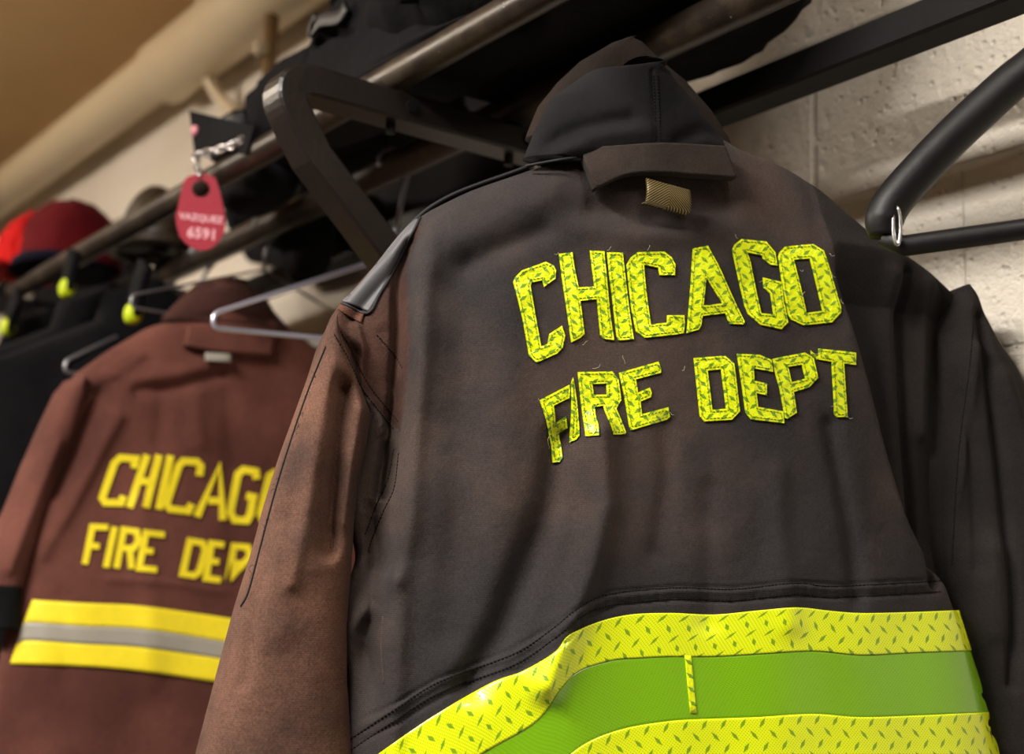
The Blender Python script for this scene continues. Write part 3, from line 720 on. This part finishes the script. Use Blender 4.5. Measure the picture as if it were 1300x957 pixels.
# ================================================================== maroon coat further along
fl2 = Frame((-1.842, onp(240, 620, 0, -1.842)[1], onp(240, 620, 0, -1.842)[2]), 0)
mc = thing('firefighter_coat', 'maroon turnout coat with yellow lettering and yellow and grey waist band', 'coat', fl2.O-np.array([0, 0, .6]))
S2 = Surf(fl2, [(238, 402), (205, 408), (150, 440), (108, 470), (88, 500), (72, 545), (55, 600), (42, 680), (34, 740), (24, 780), (10, 850), (0, 900), (-10, 1000), (-15, 1150)],
          [(352, 402), (385, 425), (430, 452), (470, 480), (490, 520), (500, 600), (500, 700), (505, 868), (510, 1000), (515, 1150)], .06, .08, 0., 3., 2., [
    ([(190, 460), (160, 480), (120, 495)], .010, -.008),
    ([(180, 495), (230, 490), (280, 475)], .010, -.010), ([(150, 475), (210, 478), (280, 460)], .012, .006),
    ([(140, 500), (120, 540), (98, 590), (80, 620)], .011, -.022),
    ([(105, 520), (85, 570), (70, 620)], .010, .010),
    ([(150, 530), (125, 580), (95, 640), (60, 700)], .012, .010),
    ([(210, 500), (205, 560)], .014, -.005), ([(250, 500), (250, 560)], .014, .005),
    ([(290, 500), (300, 620), (300, 740)], .016, -.004),
    ([(180, 640), (190, 740), (190, 868)], .016, .004), ([(80, 760), (90, 860)], .014, -.004),
    ([(140, 735), (200, 738), (290, 752)], .006, .003)], [], [(.002, 22, 7, .4), (.0012, 50, -12, 2.)])
S2.mesh('body', M['maroon'], mc, 200, 240)
C2_ = Surf(fl2, [(278, 360), (245, 368), (225, 388), (205, 412), (200, 425)], [(300, 360), (325, 366), (350, 388), (375, 415), (385, 430)], .04, .03, .004, 2.4, 2., [([(230, 408), (290, 400), (350, 408)], .010, -.006)], [], [(.001, 50, 60, 1.)])
C2_.mesh('collar', M['maroon_dark'], mc, 80, 50)
CR2 = Surf(fl2, [(282, 352), (255, 358), (240, 372), (225, 400)], [(288, 352), (320, 358), (340, 372), (365, 410)], .03, .03, -.02, 2.4, 2.)
CR2.mesh('collar_roll', M['maroon_dark'], mc, 60, 40)
patch('neck_flap', S2, [(236, 416), (265, 412), (300, 414), (345, 420)], [(230, 440), (262, 446), (300, 450), (338, 452)], M['maroon'], mc, 30, 10, .016, .012)
patch('webbing_loop', S2, [(256, 449), (272, 450), (288, 451)], [(256, 459), (272, 460), (288, 461)], M['silver'], mc, 12, 6, .014, .004)
AL = lambda P: cr(P, 80, 560, 4.643)
strokes = [
    [([(415, 160), (425, 105), (335, 98), (300, 130), (228, 335), (245, 362), (338, 364), (352, 322)], 0)],
    [([(492, 82), (388, 392)], 0), ([(562, 82), (485, 392)], 0), ([(458, 236), (515, 240)], 0)],
    [([(630, 85), (562, 402)], 0)],
    [([(800, 205), (808, 150), (785, 122), (705, 118), (680, 145), (605, 370), (628, 400), (735, 412), (755, 370)], 0)],
    [([(785, 445), (920, 140), (938, 465)], 0), ([(855, 350), (920, 352)], 0)],
    [([(1138, 225), (1132, 180), (1060, 168), (1028, 195), (982, 420), (1008, 465), (1080, 468), (1100, 430), (1118, 330), (1078, 322)], 0)],
    [([(1215, 205), (1160, 430), (1185, 485), (1265, 495), (1290, 450), (1335, 240), (1310, 195), (1245, 185)], 1)],
    [([(262, 508), (170, 505), (125, 725)], 0), ([(155, 615), (210, 620)], 0)],
    [([(302, 505), (250, 745)], 0)],
    [([(312, 748), (355, 522), (430, 532), (442, 590), (410, 632), (340, 628)], 0), ([(390, 640), (400, 752)], 0)],
    [([(595, 552), (485, 540), (445, 748), (550, 758)], 0), ([(465, 642), (528, 650)], 0)],
    [([(745, 588), (818, 600), (835, 645), (800, 770), (770, 792), (702, 782)], 1)],
    [([(945, 612), (872, 602), (840, 808), (925, 818)], 0), ([(860, 705), (915, 712)], 0)],
    [([(968, 825), (1005, 618), (1085, 625), (1098, 680), (1060, 722), (990, 718)], 0)],
    [([(1145, 640), (1275, 658)], 0), ([(1208, 655), (1175, 850)], 0)],
]
for i, st in enumerate(strokes):
    par_ = None; k = 42/4.643 if i < 7 else 37/4.643
    for j, (P, closed) in enumerate(st):
        A, B = stroke_poly(AL(P), k, bool(closed))
        o = letter('letter' if j == 0 else 'letter_stroke', S2, A, [B] if B else [], [M['yellow'], M['thread']], mc, e=.003+.0003*j, th=.002, stitch=False, maxlen=.012)
        if j == 0: par_ = o
        else: o.parent = par_
A6 = lambda P: cr(P, 0, 580, 2.955)
t1 = A6([(118, 535), (300, 547), (500, 556), (700, 582), (862, 606), (1100, 645), (1400, 700)])
t2 = A6([(78, 640), (105, 620), (300, 634), (500, 642), (700, 670), (850, 695), (1100, 735), (1400, 785)])
t3 = A6([(58, 702), (105, 687), (300, 700), (500, 711), (700, 737), (832, 757), (1100, 800), (1400, 850)])
t4 = A6([(35, 775), (200, 780), (400, 790), (600, 812), (800, 842), (1100, 890), (1400, 940)])
patch('yellow_trim', S2, t1, t2, M['yellow'], mc, 60, 8, .004, .002)
patch('silver_trim', S2, t2, t3, M['silver'], mc, 60, 6, .0045, .002)
patch('yellow_trim', S2, t3, t4, M['yellow'], mc, 60, 8, .004, .002)
SL2 = Surf(fl2, [(100, 478), (84, 492), (60, 540), (38, 590), (18, 640), (0, 680), (-22, 745)], [(108, 478), (112, 500), (98, 560), (76, 620), (60, 680), (44, 712), (34, 748)], .045, .05, -.022, 2.2, 2., [([(70, 560), (40, 640), (10, 720)], .010, .008), ([(85, 580), (55, 680)], .008, -.008)])
SL2.mesh('sleeve', M['maroon'], mc, 60, 90)
SC2 = Surf(fl2, [(-22, 742), (-25, 800)], [(34, 745), (30, 800)], .04, .04, -.02, 2.2, 2.)
SC2.mesh('cuff', M['blackcloth'], mc, 30, 12)
SR2 = Surf(fl2, [(455, 470), (450, 520), (470, 620), (480, 760)], [(462, 470), (505, 520), (545, 620), (565, 760)], .05, .05, -.02, 2.2, 2.)
SR2.mesh('sleeve', M['maroon'], mc, 40, 60)

# ================================================================== hangers
def wire_hanger(label, x, yc, half, drop, mat, r=.0015, tilt=0., zs=-.088, yaw=0., group=None, zt=None, name='wire_hanger', ry=RB, hookr=.022, base=.0):
    """triangular wire hanger hooked over the rail at y = yc; its plane runs into the wall"""
    top = RZ+.0205; O = np.array([x, yc, top])
    t = thing(name, label, 'hanger', (x, yc, top-.12-drop), group)
    a = math.radians(yaw); U = np.array([math.sin(a), math.cos(a), 0]); Z = np.array([0, 0, 1.])
    ct, st_ = math.cos(math.radians(tilt)), math.sin(math.radians(tilt))
    pt = lambda u, z: O+U*(u*ct-(z+hookr)*st_)+Z*(u*st_+(z+hookr)*ct-hookr)
    fr_ = []
    cs = [(-half, zs-drop), (half, zs-drop)]
    def corner(p, q, s, k):
        p, q, s = map(np.array, (p, q, s)); d1 = nrm(p-q); d2 = nrm(s-q); return [q+d1*k*(1-w)**2+d2*k*w**2 for w in np.linspace(0, 1, 8)]
    zc = zs-drop; e_ = .011
    q = [(0, zs), (-half, zc+e_), (-half, zc-e_*.6), (half, zc-e_*.6), (half, zc+e_), (0, zs)]
    P = [q[0]]
    for a_ in range(1, 5): P += corner(q[a_-1], q[a_], q[a_+1], .0085)
    P += [q[5]]
    body = tube_geo([pt(*p) for p in P], r, 8)
    build('frame', *body, mat, t)
    h = [(0, zs-.004), (0, zs+.025), (.006, zs+.042)]
    cz = -hookr-.0+.003
    h = [(0, zs-.004), (0, zs+.03), (.004, zs+.038), (hookr-.0005, cz-.006)]+[(hookr*math.cos(w), cz+hookr*math.sin(w)) for w in np.linspace(0, math.pi*1.05, 14)]
    build('hook', *tube_geo([pt(-u if False else u, z) for u, z in h], r*1.05, 8), mat, t)
    tw = [pt(.0024*math.cos(w*9), zs+w*.012)+np.array([.0024*math.sin(w*9), 0, 0]) for w in np.linspace(0, 2.2, 40)]
    build('twist', *tube_geo(tw, r*.9, 6), mat, t)
    return t
wire_hanger('empty galvanised wire hanger between the charcoal coat and the maroon coat', -1.541, RB, .25, .112, M['wire'], .0034, zs=-.138, tilt=4.)
wire_hanger('wire hanger inside the collar of the charcoal coat', -1.06, RB, .09, .04, M['darksteel'], .0018, yaw=22, zs=-.12)
wire_hanger('wire hanger holding up the maroon coat', -1.91, RB, .20, .085, M['wire_dull'], .002)
wire_hanger('wire hanger with a pale lower bar left of the maroon coat', -2.14, RB, .21, .15, M['wire_dull'], .0032)
wire_hanger('wire hanger at the far end of the rack by the left edge', -2.3, RB, .21, .15, M['wire_dull'], .0032)

wire_hanger('wire hanger holding the last black coat past the red cap', -2.52, RB, .21, .15, M['wire_dull'], .0032)

# black plastic hanger at the right edge, with chrome hook
C0 = dep(1122, 302, 1.13)
by = math.radians(52); BU = np.array([math.sin(by), math.cos(by), 0.]); BN = np.array([math.cos(by), -math.sin(by), 0.])
def bpl(px, py):
    r = ray(px, py); t = np.dot(C0-CAM, BN)/np.dot(r, BN); return CAM+r*t
tip = bpl(1122, 300); lowp = bpl(1300, 291); upp = bpl(1300, 92); mid = bpl(1195, 188)
bh = thing('plastic_hanger', 'thick black plastic coat hanger hanging at the right edge before the wall', 'hanger', tip)
def bxy(P): return np.array([np.dot(P-tip, BU), (P-tip)[2]])
u1, z1 = bxy(upp); uc, zc_ = u1*1.42, z1*1.22
arm = [tip+BN*0, bpl(1123, 278), bpl(1140, 248), mid, bpl(1250, 135), upp]
top_ = tip+BU*uc+np.array([0, 0, zc_])
mir = lambda P: P+BU*(2*(uc-np.dot(P-tip, BU)))
path = catmull(arm+[top_]+[mir(P) for P in arm[::-1]], 90)
V_, F_ = tube_geo(path, [[.0155][0]*(1 if 6 < i < 84 else .75+.25*min(i, 90-i)/7) for i in range(90)], 20)
build('arm', V_, F_, M['rubber'], bh)
lo0 = bpl(1148, 312)
build('bar', *tube_geo([tip, lo0, lowp, mir(lowp), mir(lo0), mir(tip)], .0085, 16), M['rubber'], bh)
build('bar_rib', *tube_geo([lo0+np.array([0, 0, .0065]), lowp+np.array([0, 0, .0065]), mir(lowp)+np.array([0, 0, .0065])], .002, 8), M['rubber'], bh)
cl = bpl(1139, 292)
ring = [cl+BU*(.0028*math.cos(w))+np.array([0, 0, .0155])*math.sin(w)+BN*.012 for w in np.linspace(0, 2*math.pi, 25)[:-1]]
build('clip', *tube_geo(ring, .0015, 8, closed=True), M['chrome'], bh)
hk = [top_+np.array([0, 0, z_]) for z_ in (0, .03, .05)]+[top_+np.array([0, 0, .075])+BU*(-.022*math.cos(w)*1.)+np.array([0, 0, .022*math.sin(w)])+BU*.0 for w in np.linspace(-.4, math.pi, 12)]
build('hook', *tube_geo(hk, .002, 8), M['chrome'], bh)

# ================================================================== key chain with crimson tag
tg0 = onp(255, 268, 1, RA-.035)
tg = thing('key_tag', 'crimson plastic name tag hanging on a bright metal chain from the front rail', 'tag', tg0)
tU = nrm(np.array([.35, .94, 0])); tZ = np.array([0, 0, 1.]); tN = nrm(np.cross(tZ, tU))*1.
if np.dot(tN, CAM-tg0) < 0: tN = -tN
TF = Frame(tg0, 0); TF.U = tU; TF.V = tZ; TF.N = tN
prof = [(228, 300), (223, 278), (226, 262), (233, 232), (240, 224), (255, 221), (270, 224), (276, 234), (283, 262), (286, 285), (282, 300), (270, 314), (255, 318), (240, 312)]
ol = [TF.uv(x, y) for x, y in catmull(prof+[prof[0]], 60)][:-1]
hc = TF.uv(255, 240); hr = .0118
hole = [hc+hr*np.array([math.cos(w), math.sin(w)]) for w in np.linspace(0, 2*math.pi, 29)[:-1]]
tri = tessellate_polygon([[Vector((p[0], p[1], 0)) for p in ol], [Vector((p[0], p[1], 0)) for p in hole]])
pp = ol+hole; V_ = [TF.pt(p[0], p[1], .0015) for p in pp]+[TF.pt(p[0], p[1], -.0015) for p in pp]; n_ = len(pp)
F_ = [tuple(t) for t in tri]+[tuple(i+n_ for i in t[::-1]) for t in tri]
no, nh = len(ol), len(hole)
F_ += [(i, (i+1) % no, n_+(i+1) % no, n_+i) for i in range(no)]+[(no+i, no+(i+1) % nh, n_+no+(i+1) % nh, n_+no+i) for i in range(nh)]
build('plate', V_, F_, M['tag'], tg, sm=False)
def text_mesh(name, s, size, mat, parent, org, U, Z, N, bold=.0):
    cu = bpy.data.curves.new(name, 'FONT'); cu.body = s; cu.size = size; cu.align_x = 'CENTER'; cu.extrude = .0004; cu.offset = bold; cu.resolution_u = 2
    ob = bpy.data.objects.new(name, cu); COL.objects.link(ob)
    dg = bpy.context.evaluated_depsgraph_get(); me = bpy.data.meshes.new_from_object(ob.evaluated_get(dg)); COL.objects.unlink(ob); bpy.data.objects.remove(ob)
    V = [np.array(org)+U*v.co.x+Z*v.co.y+N*v.co.z for v in me.vertices]; Fq = [tuple(p.vertices) for p in me.polygons]
    return build(name, V, Fq, mat, parent, sm=False)
sgn = 1
text_mesh('name_print', 'VAZQUEZ', .0122, M['tagtext'], tg, TF.pt(*(TF.uv(255, 281)), .0019), tU, tZ, tN, .0004)
text_mesh('number_print', '6591', .0195, M['tagtext'], tg, TF.pt(*(TF.uv(256, 303)), .0019), tU, tZ, tN, .0005)
# chain links from the tag up over the rail
cp = [TF.pt(*TF.uv(253, 222), .002), onp(249, 204, 1, RA-.035), onp(250, 197, 1, RA-.03), onp(268, 193, 1, RA-.03), onp(284, 188, 1, RA-.028), onp(297, 184, 1, RA-.026), onp(309, 176, 1, RA-.02)]
cpp = catmull(cp, 13)
for i in range(12):
    c = (cpp[i]+cpp[i+1])/2; d = nrm(cpp[i+1]-cpp[i]); s = nrm(np.cross(d, np.array([0, 1., .3]) if i % 2 else np.array([0, 0.2, 1.])))
    ln = np.linalg.norm(cpp[i+1]-cpp[i])*.72
    build('chain_link', *tube_geo([c+d*ln*math.cos(w)+s*.0045*math.sin(w) for w in np.linspace(0, 2*math.pi, 15)[:-1]], .0019, 8, closed=True), M['chrome'], tg)

# ================================================================== gear lying on the shelf
ZS = RZ+.021
b = thing('duffel_bag', 'large black gear bag lying on the rails above the charcoal coat', 'bag', (-1.12, .86, ZS))
blob('body', (-1.14, .895, ZS+.145), (.255, .20, .16), M['blackcloth'], b, 3.4, .03, 3, .9)
build('strap', *tube_geo(catmull([(-1.2, .715, ZS+.03), (-1.18, .685, ZS+.12), (-1.1, .675, ZS+.2), (-1.0, .69, ZS+.12), (-.98, .715, ZS+.03)], 40), .02, 8, square=(.003, .018, .001), up=(0, 1, 0)), M['blackcloth'], b)
b = thing('folded_trousers', 'black folded bunker trousers with glossy strap on the shelf above the bracket', 'trousers', (-1.36, .76, ZS))
TFr = Frame(onp(430, 90, 1, .73), 90)
ST = Surf(TFr, [(450, -60), (432, -8), (402, 12), (386, 45), (370, 85), (352, 122), (333, 160), (325, 185)], [(760, -60), (640, -8), (600, 12), (560, 45), (520, 85), (450, 122), (400, 160), (350, 185)], .04, .08, 0., 3., 2.,
  [([(392, 58), (404, 34), (430, 28)], .004, .005), ([(400, 52), (415, 42), (445, 42)], .006, -.010), ([(376, 90), (384, 60)], .005, .005)])
ST.mesh('body', M['blackcloth'], b, 120, 90)
build('strap', *tube_geo(catmull([onp(x, y, 1, .722) for x, y in [(402, 20), (395, 40), (408, 26), (430, 22), (440, 8)]], 30), .02, 8, square=(.009, .0022, .001), up=(0, -1, 0)), M['blackgloss'], b)
b = blob('gear_bag', (-1.66, .90, ZS+.085), (.19, .13, .085), M['blackcloth'], None, 2.6, .07, 21, .85)
tag(recenter(b, (-1.66, .90, ZS)), 'black crumpled gear bag on the shelf behind the crimson tag', 'bag')
b = blob('gear_bag', (-2.02, 1.02, ZS+.045), (.13, .13, .05), M['blackcloth'], None, 2.4, .06, 31, .8)
tag(recenter(b, (-2.02, 1.02, ZS)), 'low black gear bag on the shelf right of the red cap', 'bag')
# black pouch with flap and pink button
b = thing('leather_pouch', 'black flapped leather pouch with a pink button, above the crimson tag', 'pouch', (-1.72, .76, ZS))
pc = onp(285, 172, 1, .77)
blob('body', pc+np.array([0, .02, 0]), (.05, .03, .034), M['blackgloss'], b, 4., .03, 5)
fl_ = [onp(x, y, 1, .72) for x, y in [(240, 140), (322, 160), (312, 196), (262, 188), (247, 196)]]
V_ = fl_+[p+np.array([0, .008, 0]) for p in fl_]; build('flap', V_, [(0, 1, 2, 3, 4), (9, 8, 7, 6, 5)]+[(i, (i+1) % 5, 5+(i+1) % 5, 5+i) for i in range(5)], M['blackcloth'], b, sm=False)
build('button', *disc_geo(onp(247, 166, 1, .717), (0, 1, 0), .0075, .006, 20), simple('pink_button', srgb(226, 150, 160), .5), b)
# brown helmet shell
b = thing('helmet', 'brown rounded helmet shell on the shelf left of the crimson tag', 'helmet', onp(195, 272, 1, .86))
hc_ = onp(196, 270, 1, .86)
def dome(c, r, h, nu=32, nv=10, th=.004):
    V = []; 
    for j in range(nv+1):
        ph = math.pi/2*j/nv
        for i in range(nu): w = 2*math.pi*i/nu; V.append(np.array(c)+np.array([r[0]*math.cos(ph)*math.cos(w), r[1]*math.cos(ph)*math.sin(w), h*math.sin(ph)]))
    Fq = [(j*nu+i, j*nu+(i+1) % nu, (j+1)*nu+(i+1) % nu, (j+1)*nu+i) for j in range(nv) for i in range(nu)]+[tuple(range(nu))[::-1]]
    return V, Fq
hb = np.array([hc_[0], hc_[1], ZS+.002])
build('shell', *dome(hb+np.array([0, 0, .01]), (.07, .055), float(onp(196, 245, 1, hc_[1])[2]-hb[2])), M['brownplastic'], b)
build('brim', *tube_geo([hb+np.array([.082*math.cos(w), .066*math.sin(w), .008]) for w in np.linspace(0, 2*math.pi, 33)[:-1]], .009, 8, closed=True), M['brownplastic'], b)
# red cap
b = thing('baseball_cap', 'red baseball cap with a maroon back on the far end of the shelf', 'cap', onp(58, 345, 2, ZS))
cc_ = onp(84, 348, 2, ZS)
blob('crown', cc_+np.array([.0, .0, .012]), (.115, .095, .125), M['darkred'], b, 2.1, .02, 8, .05)
blob('front_panel', cc_+np.array([-.05, -.042, .006]), (.092, .078, .112), M['red'], b, 2.1, .07, 9, .05)
blob('sweatband', cc_+np.array([.005, -.01, .006]), (.11, .094, .022), M['navy'], b, 2.3, .02, 10, .4)
VB = [cc_+np.array([-.045+x*.075-.02, -.075-.07*math.sqrt(max(0, 1-x*x))*t, .01+.02*t*(1-x*x)-.01*t]) for t in np.linspace(0, 1, 8) for x in np.linspace(-1, 1, 17)]
VB2 = [p-np.array([0, 0, .004]) for p in VB]
FB = [(j*17+i, j*17+i+1, (j+1)*17+i+1, (j+1)*17+i) for j in range(7) for i in range(16)]
build('brim', VB+VB2, FB+[tuple(x+136 for x in f[::-1]) for f in FB]+[(112+i+1, 112+i, 248+i, 248+i+1) for i in range(16)], M['red'], b)
build('button', *disc_geo(cc_+np.array([0, 0, .138]), (0, 0, 1), .008, .006, 16), M['darkred'], b)

# ================================================================== dark coats further along the rack
def dark_coat(x, label, yc=.80, sc=1., lime=(), mat='blackcloth', zt=1.74):
    f_ = Frame((x, yc, zt), 0)
    t = thing('dark_coat', label, 'coat', (x, yc, zt-.9))
    s_ = Surf(f_, [(-.05, .06), (-.12, .02), (-.24, -.05), (-.27, -.12), (-.25, -.35), (-.26, -.9)], [(.05, .06), (.12, .02), (.24, -.05), (.27, -.12), (.25, -.35), (.26, -.9)], .05, .06, 0, 2.8, 2., [([(-.1, -.1), (-.12, -.4)], .02, .012), ([(.05, -.15), (.02, -.6)], .02, -.012)], [], [(.004, 25, 7, x)], px=False)
    s_.mesh('body', M[mat], t, 60, 70)
    c_ = Surf(f_, [(-.02, .115), (-.07, .09), (-.09, .0)], [(.02, .115), (.07, .09), (.09, .0)], .04, .04, .01, 2.4, 2., px=False); c_.mesh('collar', M[mat], t, 30, 16)
    for sd in (-1, 1):
        a = [(-.27*sd, -.03), (-.33*sd, -.15), (-.37*sd, -.5), (-.38*sd, -.62)]; bq = [(-.23*sd, -.03), (-.23*sd, -.15), (-.25*sd, -.5), (-.27*sd, -.62)]
        l_, r2 = (a, bq) if sd > 0 else (bq, a)
        Surf(f_, l_, r2, .05, .05, -.02, 2.2, 2., px=False).mesh('sleeve', M[mat], t, 30, 40)
    for (x0, y0, w, h) in lime:
        u, v = f_.uv(x0, y0); mbx = []
        patch('reflective_trim', s_ if True else None, [(x0-w, y0-h), (x0, y0-h*1.2), (x0+w, y0-h)], [(x0-w, y0+h), (x0, y0+h*.8), (x0+w, y0+h)], M['limecloth'], t, 10, 5, .006, .004)
    return t
dark_coat(-2.14, 'black coat hanging directly behind the maroon coat', .82, zt=1.73)
dark_coat(-2.30, 'black coat left of the maroon coat, next to last on the rack', .80, lime=[(30, 625, 10, 8)], zt=1.74)
dark_coat(-2.52, 'black coat hanging last on the rack at the left edge', .78, zt=1.74)
# gear straps with lime tips hanging under the rails
def strapg(label, pts, y, w=.02, endlime=True):
    P = [onp(x, q, 1, y) for x, q in pts]
    t = thing('gear_strap', label, 'strap', P[-1])
    build('webbing', *tube_geo(catmull(P, 24), .02, 8, square=(w, .006, .002), up=(0, 1, 0)), M['blackcloth'], t)
    if endlime: blob('lime_end', P[-1], (.018, .012, .016), M['limecloth'], t, 2.4, .02, 3)
strapg('black strap with lime end under the front rail near the red cap', [(95, 318), (90, 340), (85, 366)], .70)
strapg('black strap with lime end beside the maroon coat collar', [(185, 335), (176, 365), (169, 398)], .72)
strapg('black strap with lime end at the left edge under the rack', [(25, 375), (16, 395), (10, 415)], .70)
JF = Frame(onp(500, 250, 1, 1.13), 90)
b = thing('dark_jacket', 'black jacket hanging flat against the wall below the rear rail', 'jacket', onp(500, 250, 1, 1.13))
JS = Surf(JF, [(600, 40), (480, 60), (400, 110), (330, 160), (285, 220), (282, 300), (300, 330), (360, 338)], [(800, 40), (790, 90), (770, 130), (740, 180), (700, 240), (640, 290), (560, 330), (470, 350)], .05, .03, 0., 3., 2., [([(420, 150), (400, 300)], .02, .015), ([(480, 150), (500, 300)], .02, -.015)], [], [(.005, 30, 12, 1.)])
JS.mesh('body', M['blackcloth'], b, 80, 60)
JS2 = Surf(JF, [(330, 300), (335, 335), (352, 352), (362, 356)], [(400, 300), (425, 335), (415, 350), (400, 358)], .03, .03, .01, 2.4, 2.)
JS2.mesh('sleeve', M['blackcloth'], b, 30, 24)
JF = Frame(onp(100, 420, 1, 1.1195), 90)
b = thing('dark_jacket', 'black jacket against the wall at the left edge below the lime strap ends', 'jacket', onp(100, 420, 1, 1.12))
Surf(JF, [(60, 345), (-60, 400), (-90, 560)], [(150, 345), (240, 370), (250, 420), (250, 560)], .05, .03, 0., 3., 2., [([(40, 400), (50, 500)], .03, .02)], [], [(.006, 20, 12, 1.)]).mesh('body', M['blackcloth'], b, 60, 40)
for (px, py, y_, sz, sd_, lb) in [(325, 232, .83, (.085, .05, .045), 41, 'black cloth bundle stuffed between the rails right of the crimson tag'), (392, 290, .97, (.05, .04, .09), 42, 'black cloth bundle hanging behind the diagonal bracket bar')]:
    b = blob('cloth_bundle', onp(px, py, 1, y_), sz, M['blackcloth'], None, 2.3, .05, sd_, fr=3.)
    tag(recenter(b, onp(px, py, 1, y_)), lb, 'cloth')

# ================================================================== pipes and fittings up by the ceiling
def ctube(name, label, path, r, mat, cat, **k):
    o = build(name, *tube_geo(path, r, 24, **k), mat); tag(o, label, cat); return recenter(o, path[0])
PY, PZ = 1.115, 2.552
pp_ = thing('heating_pipe', 'thick cream insulated pipe running along the wall under the ceiling', 'pipe', (-3, PY, PZ))
build('pipe', *tube_geo([(-6.05, PY, PZ), (-2.0, PY, PZ), (3.0, PY, PZ)], .058, 32), M['cream'], pp_)
xj = float(onp(205, 105, 1, PY)[0])
build('fitting', *tube_geo([(xj-.0, PY, PZ-.0), (xj+.02, PY, PZ-.01), (xj+.9, PY, PZ-.01), (xj+.92, PY, PZ)], [.06, .074, .074, .06], 32), M['cream'], pp_)
ctube('conduit', 'thin cream conduit dropping from the ceiling left of the shelf', catmull([onp(255, -10, 1, 1.12), onp(258, 50, 1, 1.12), onp(266, 100, 1, 1.14), onp(280, 125, 1, 1.16), onp(305, 150, 1, 1.18)], 30), .014, M['cream'], 'conduit')
rp = thing('hanging_rod', 'dark hanging rod with a pale knob left of the black trousers', 'rod', onp(345, 100, 1, 1.1))
build('rod', *tube_geo([onp(345, 20, 1, 1.1), onp(342, 90, 1, 1.1), onp(338, 160, 1, 1.1)], .014, 16), M['tan'], rp)
blob('knob', onp(331, 62, 1, 1.08), (.016, .016, .016), M['wood'], rp, 2., .02, 2)

# ================================================================== lights
def lamp(label, c, size, power, col, glow=0.):
    t = thing('ceiling_light', label, 'light', c)
    hx, hy = size
    build('housing', *box_geo(np.array(c)+np.array([0, 0, .03]), (hx/2+.02, hy/2+.02, .028)), simple('lamp_housing', (.8, .8, .8), .4), t, sm=False)
    if glow:
        Mg, ng, bg = new_mat('lit_diffuser'); bg.inputs['Emission Color'].default_value = (*col, 1); bg.inputs['Emission Strength'].default_value = glow
        build('diffuser', *box_geo(np.array(c)+np.array([0, 0, -.045]), (hx/2, hy/2, .045)), Mg, t, sm=False); return t
    L = bpy.data.lights.new('lamp', 'AREA'); L.shape = 'RECTANGLE'; L.size = hx; L.size_y = hy; L.energy = power; L.color = col
    lo = bpy.data.objects.new('lamp', L); COL.objects.link(lo); lo.parent = t; lo.location = (0, 0, -.002)
    return t
lamp('ceiling light over the room in front of the coats', (-.75, -.75, ZC-.19), (.9, .3), 88, (1, .95, .88))
lamp('ceiling light at the far left of the room', (-3.4, -1.0, ZC-.06), (1.2, .4), 0, (1, .88, .74), 50)
lamp('ceiling light near the wall right of the rack', (.05, .42, ZC-.15), (.5, .2), 0, (1, .94, .86), 22)
W = bpy.data.worlds.new('world'); SC.world = W; W.use_nodes = True
W.node_tree.nodes['Background'].inputs[0].default_value = (.9, .85, .8, 1); W.node_tree.nodes['Background'].inputs[1].default_value = .02
SC.view_settings.view_transform = 'Standard'; SC.view_settings.look = 'None'; SC.view_settings.gamma = 1; SC.view_settings.use_curve_mapping = False
SC.view_settings.exposure = .3
for o in BASES: del o['_b']
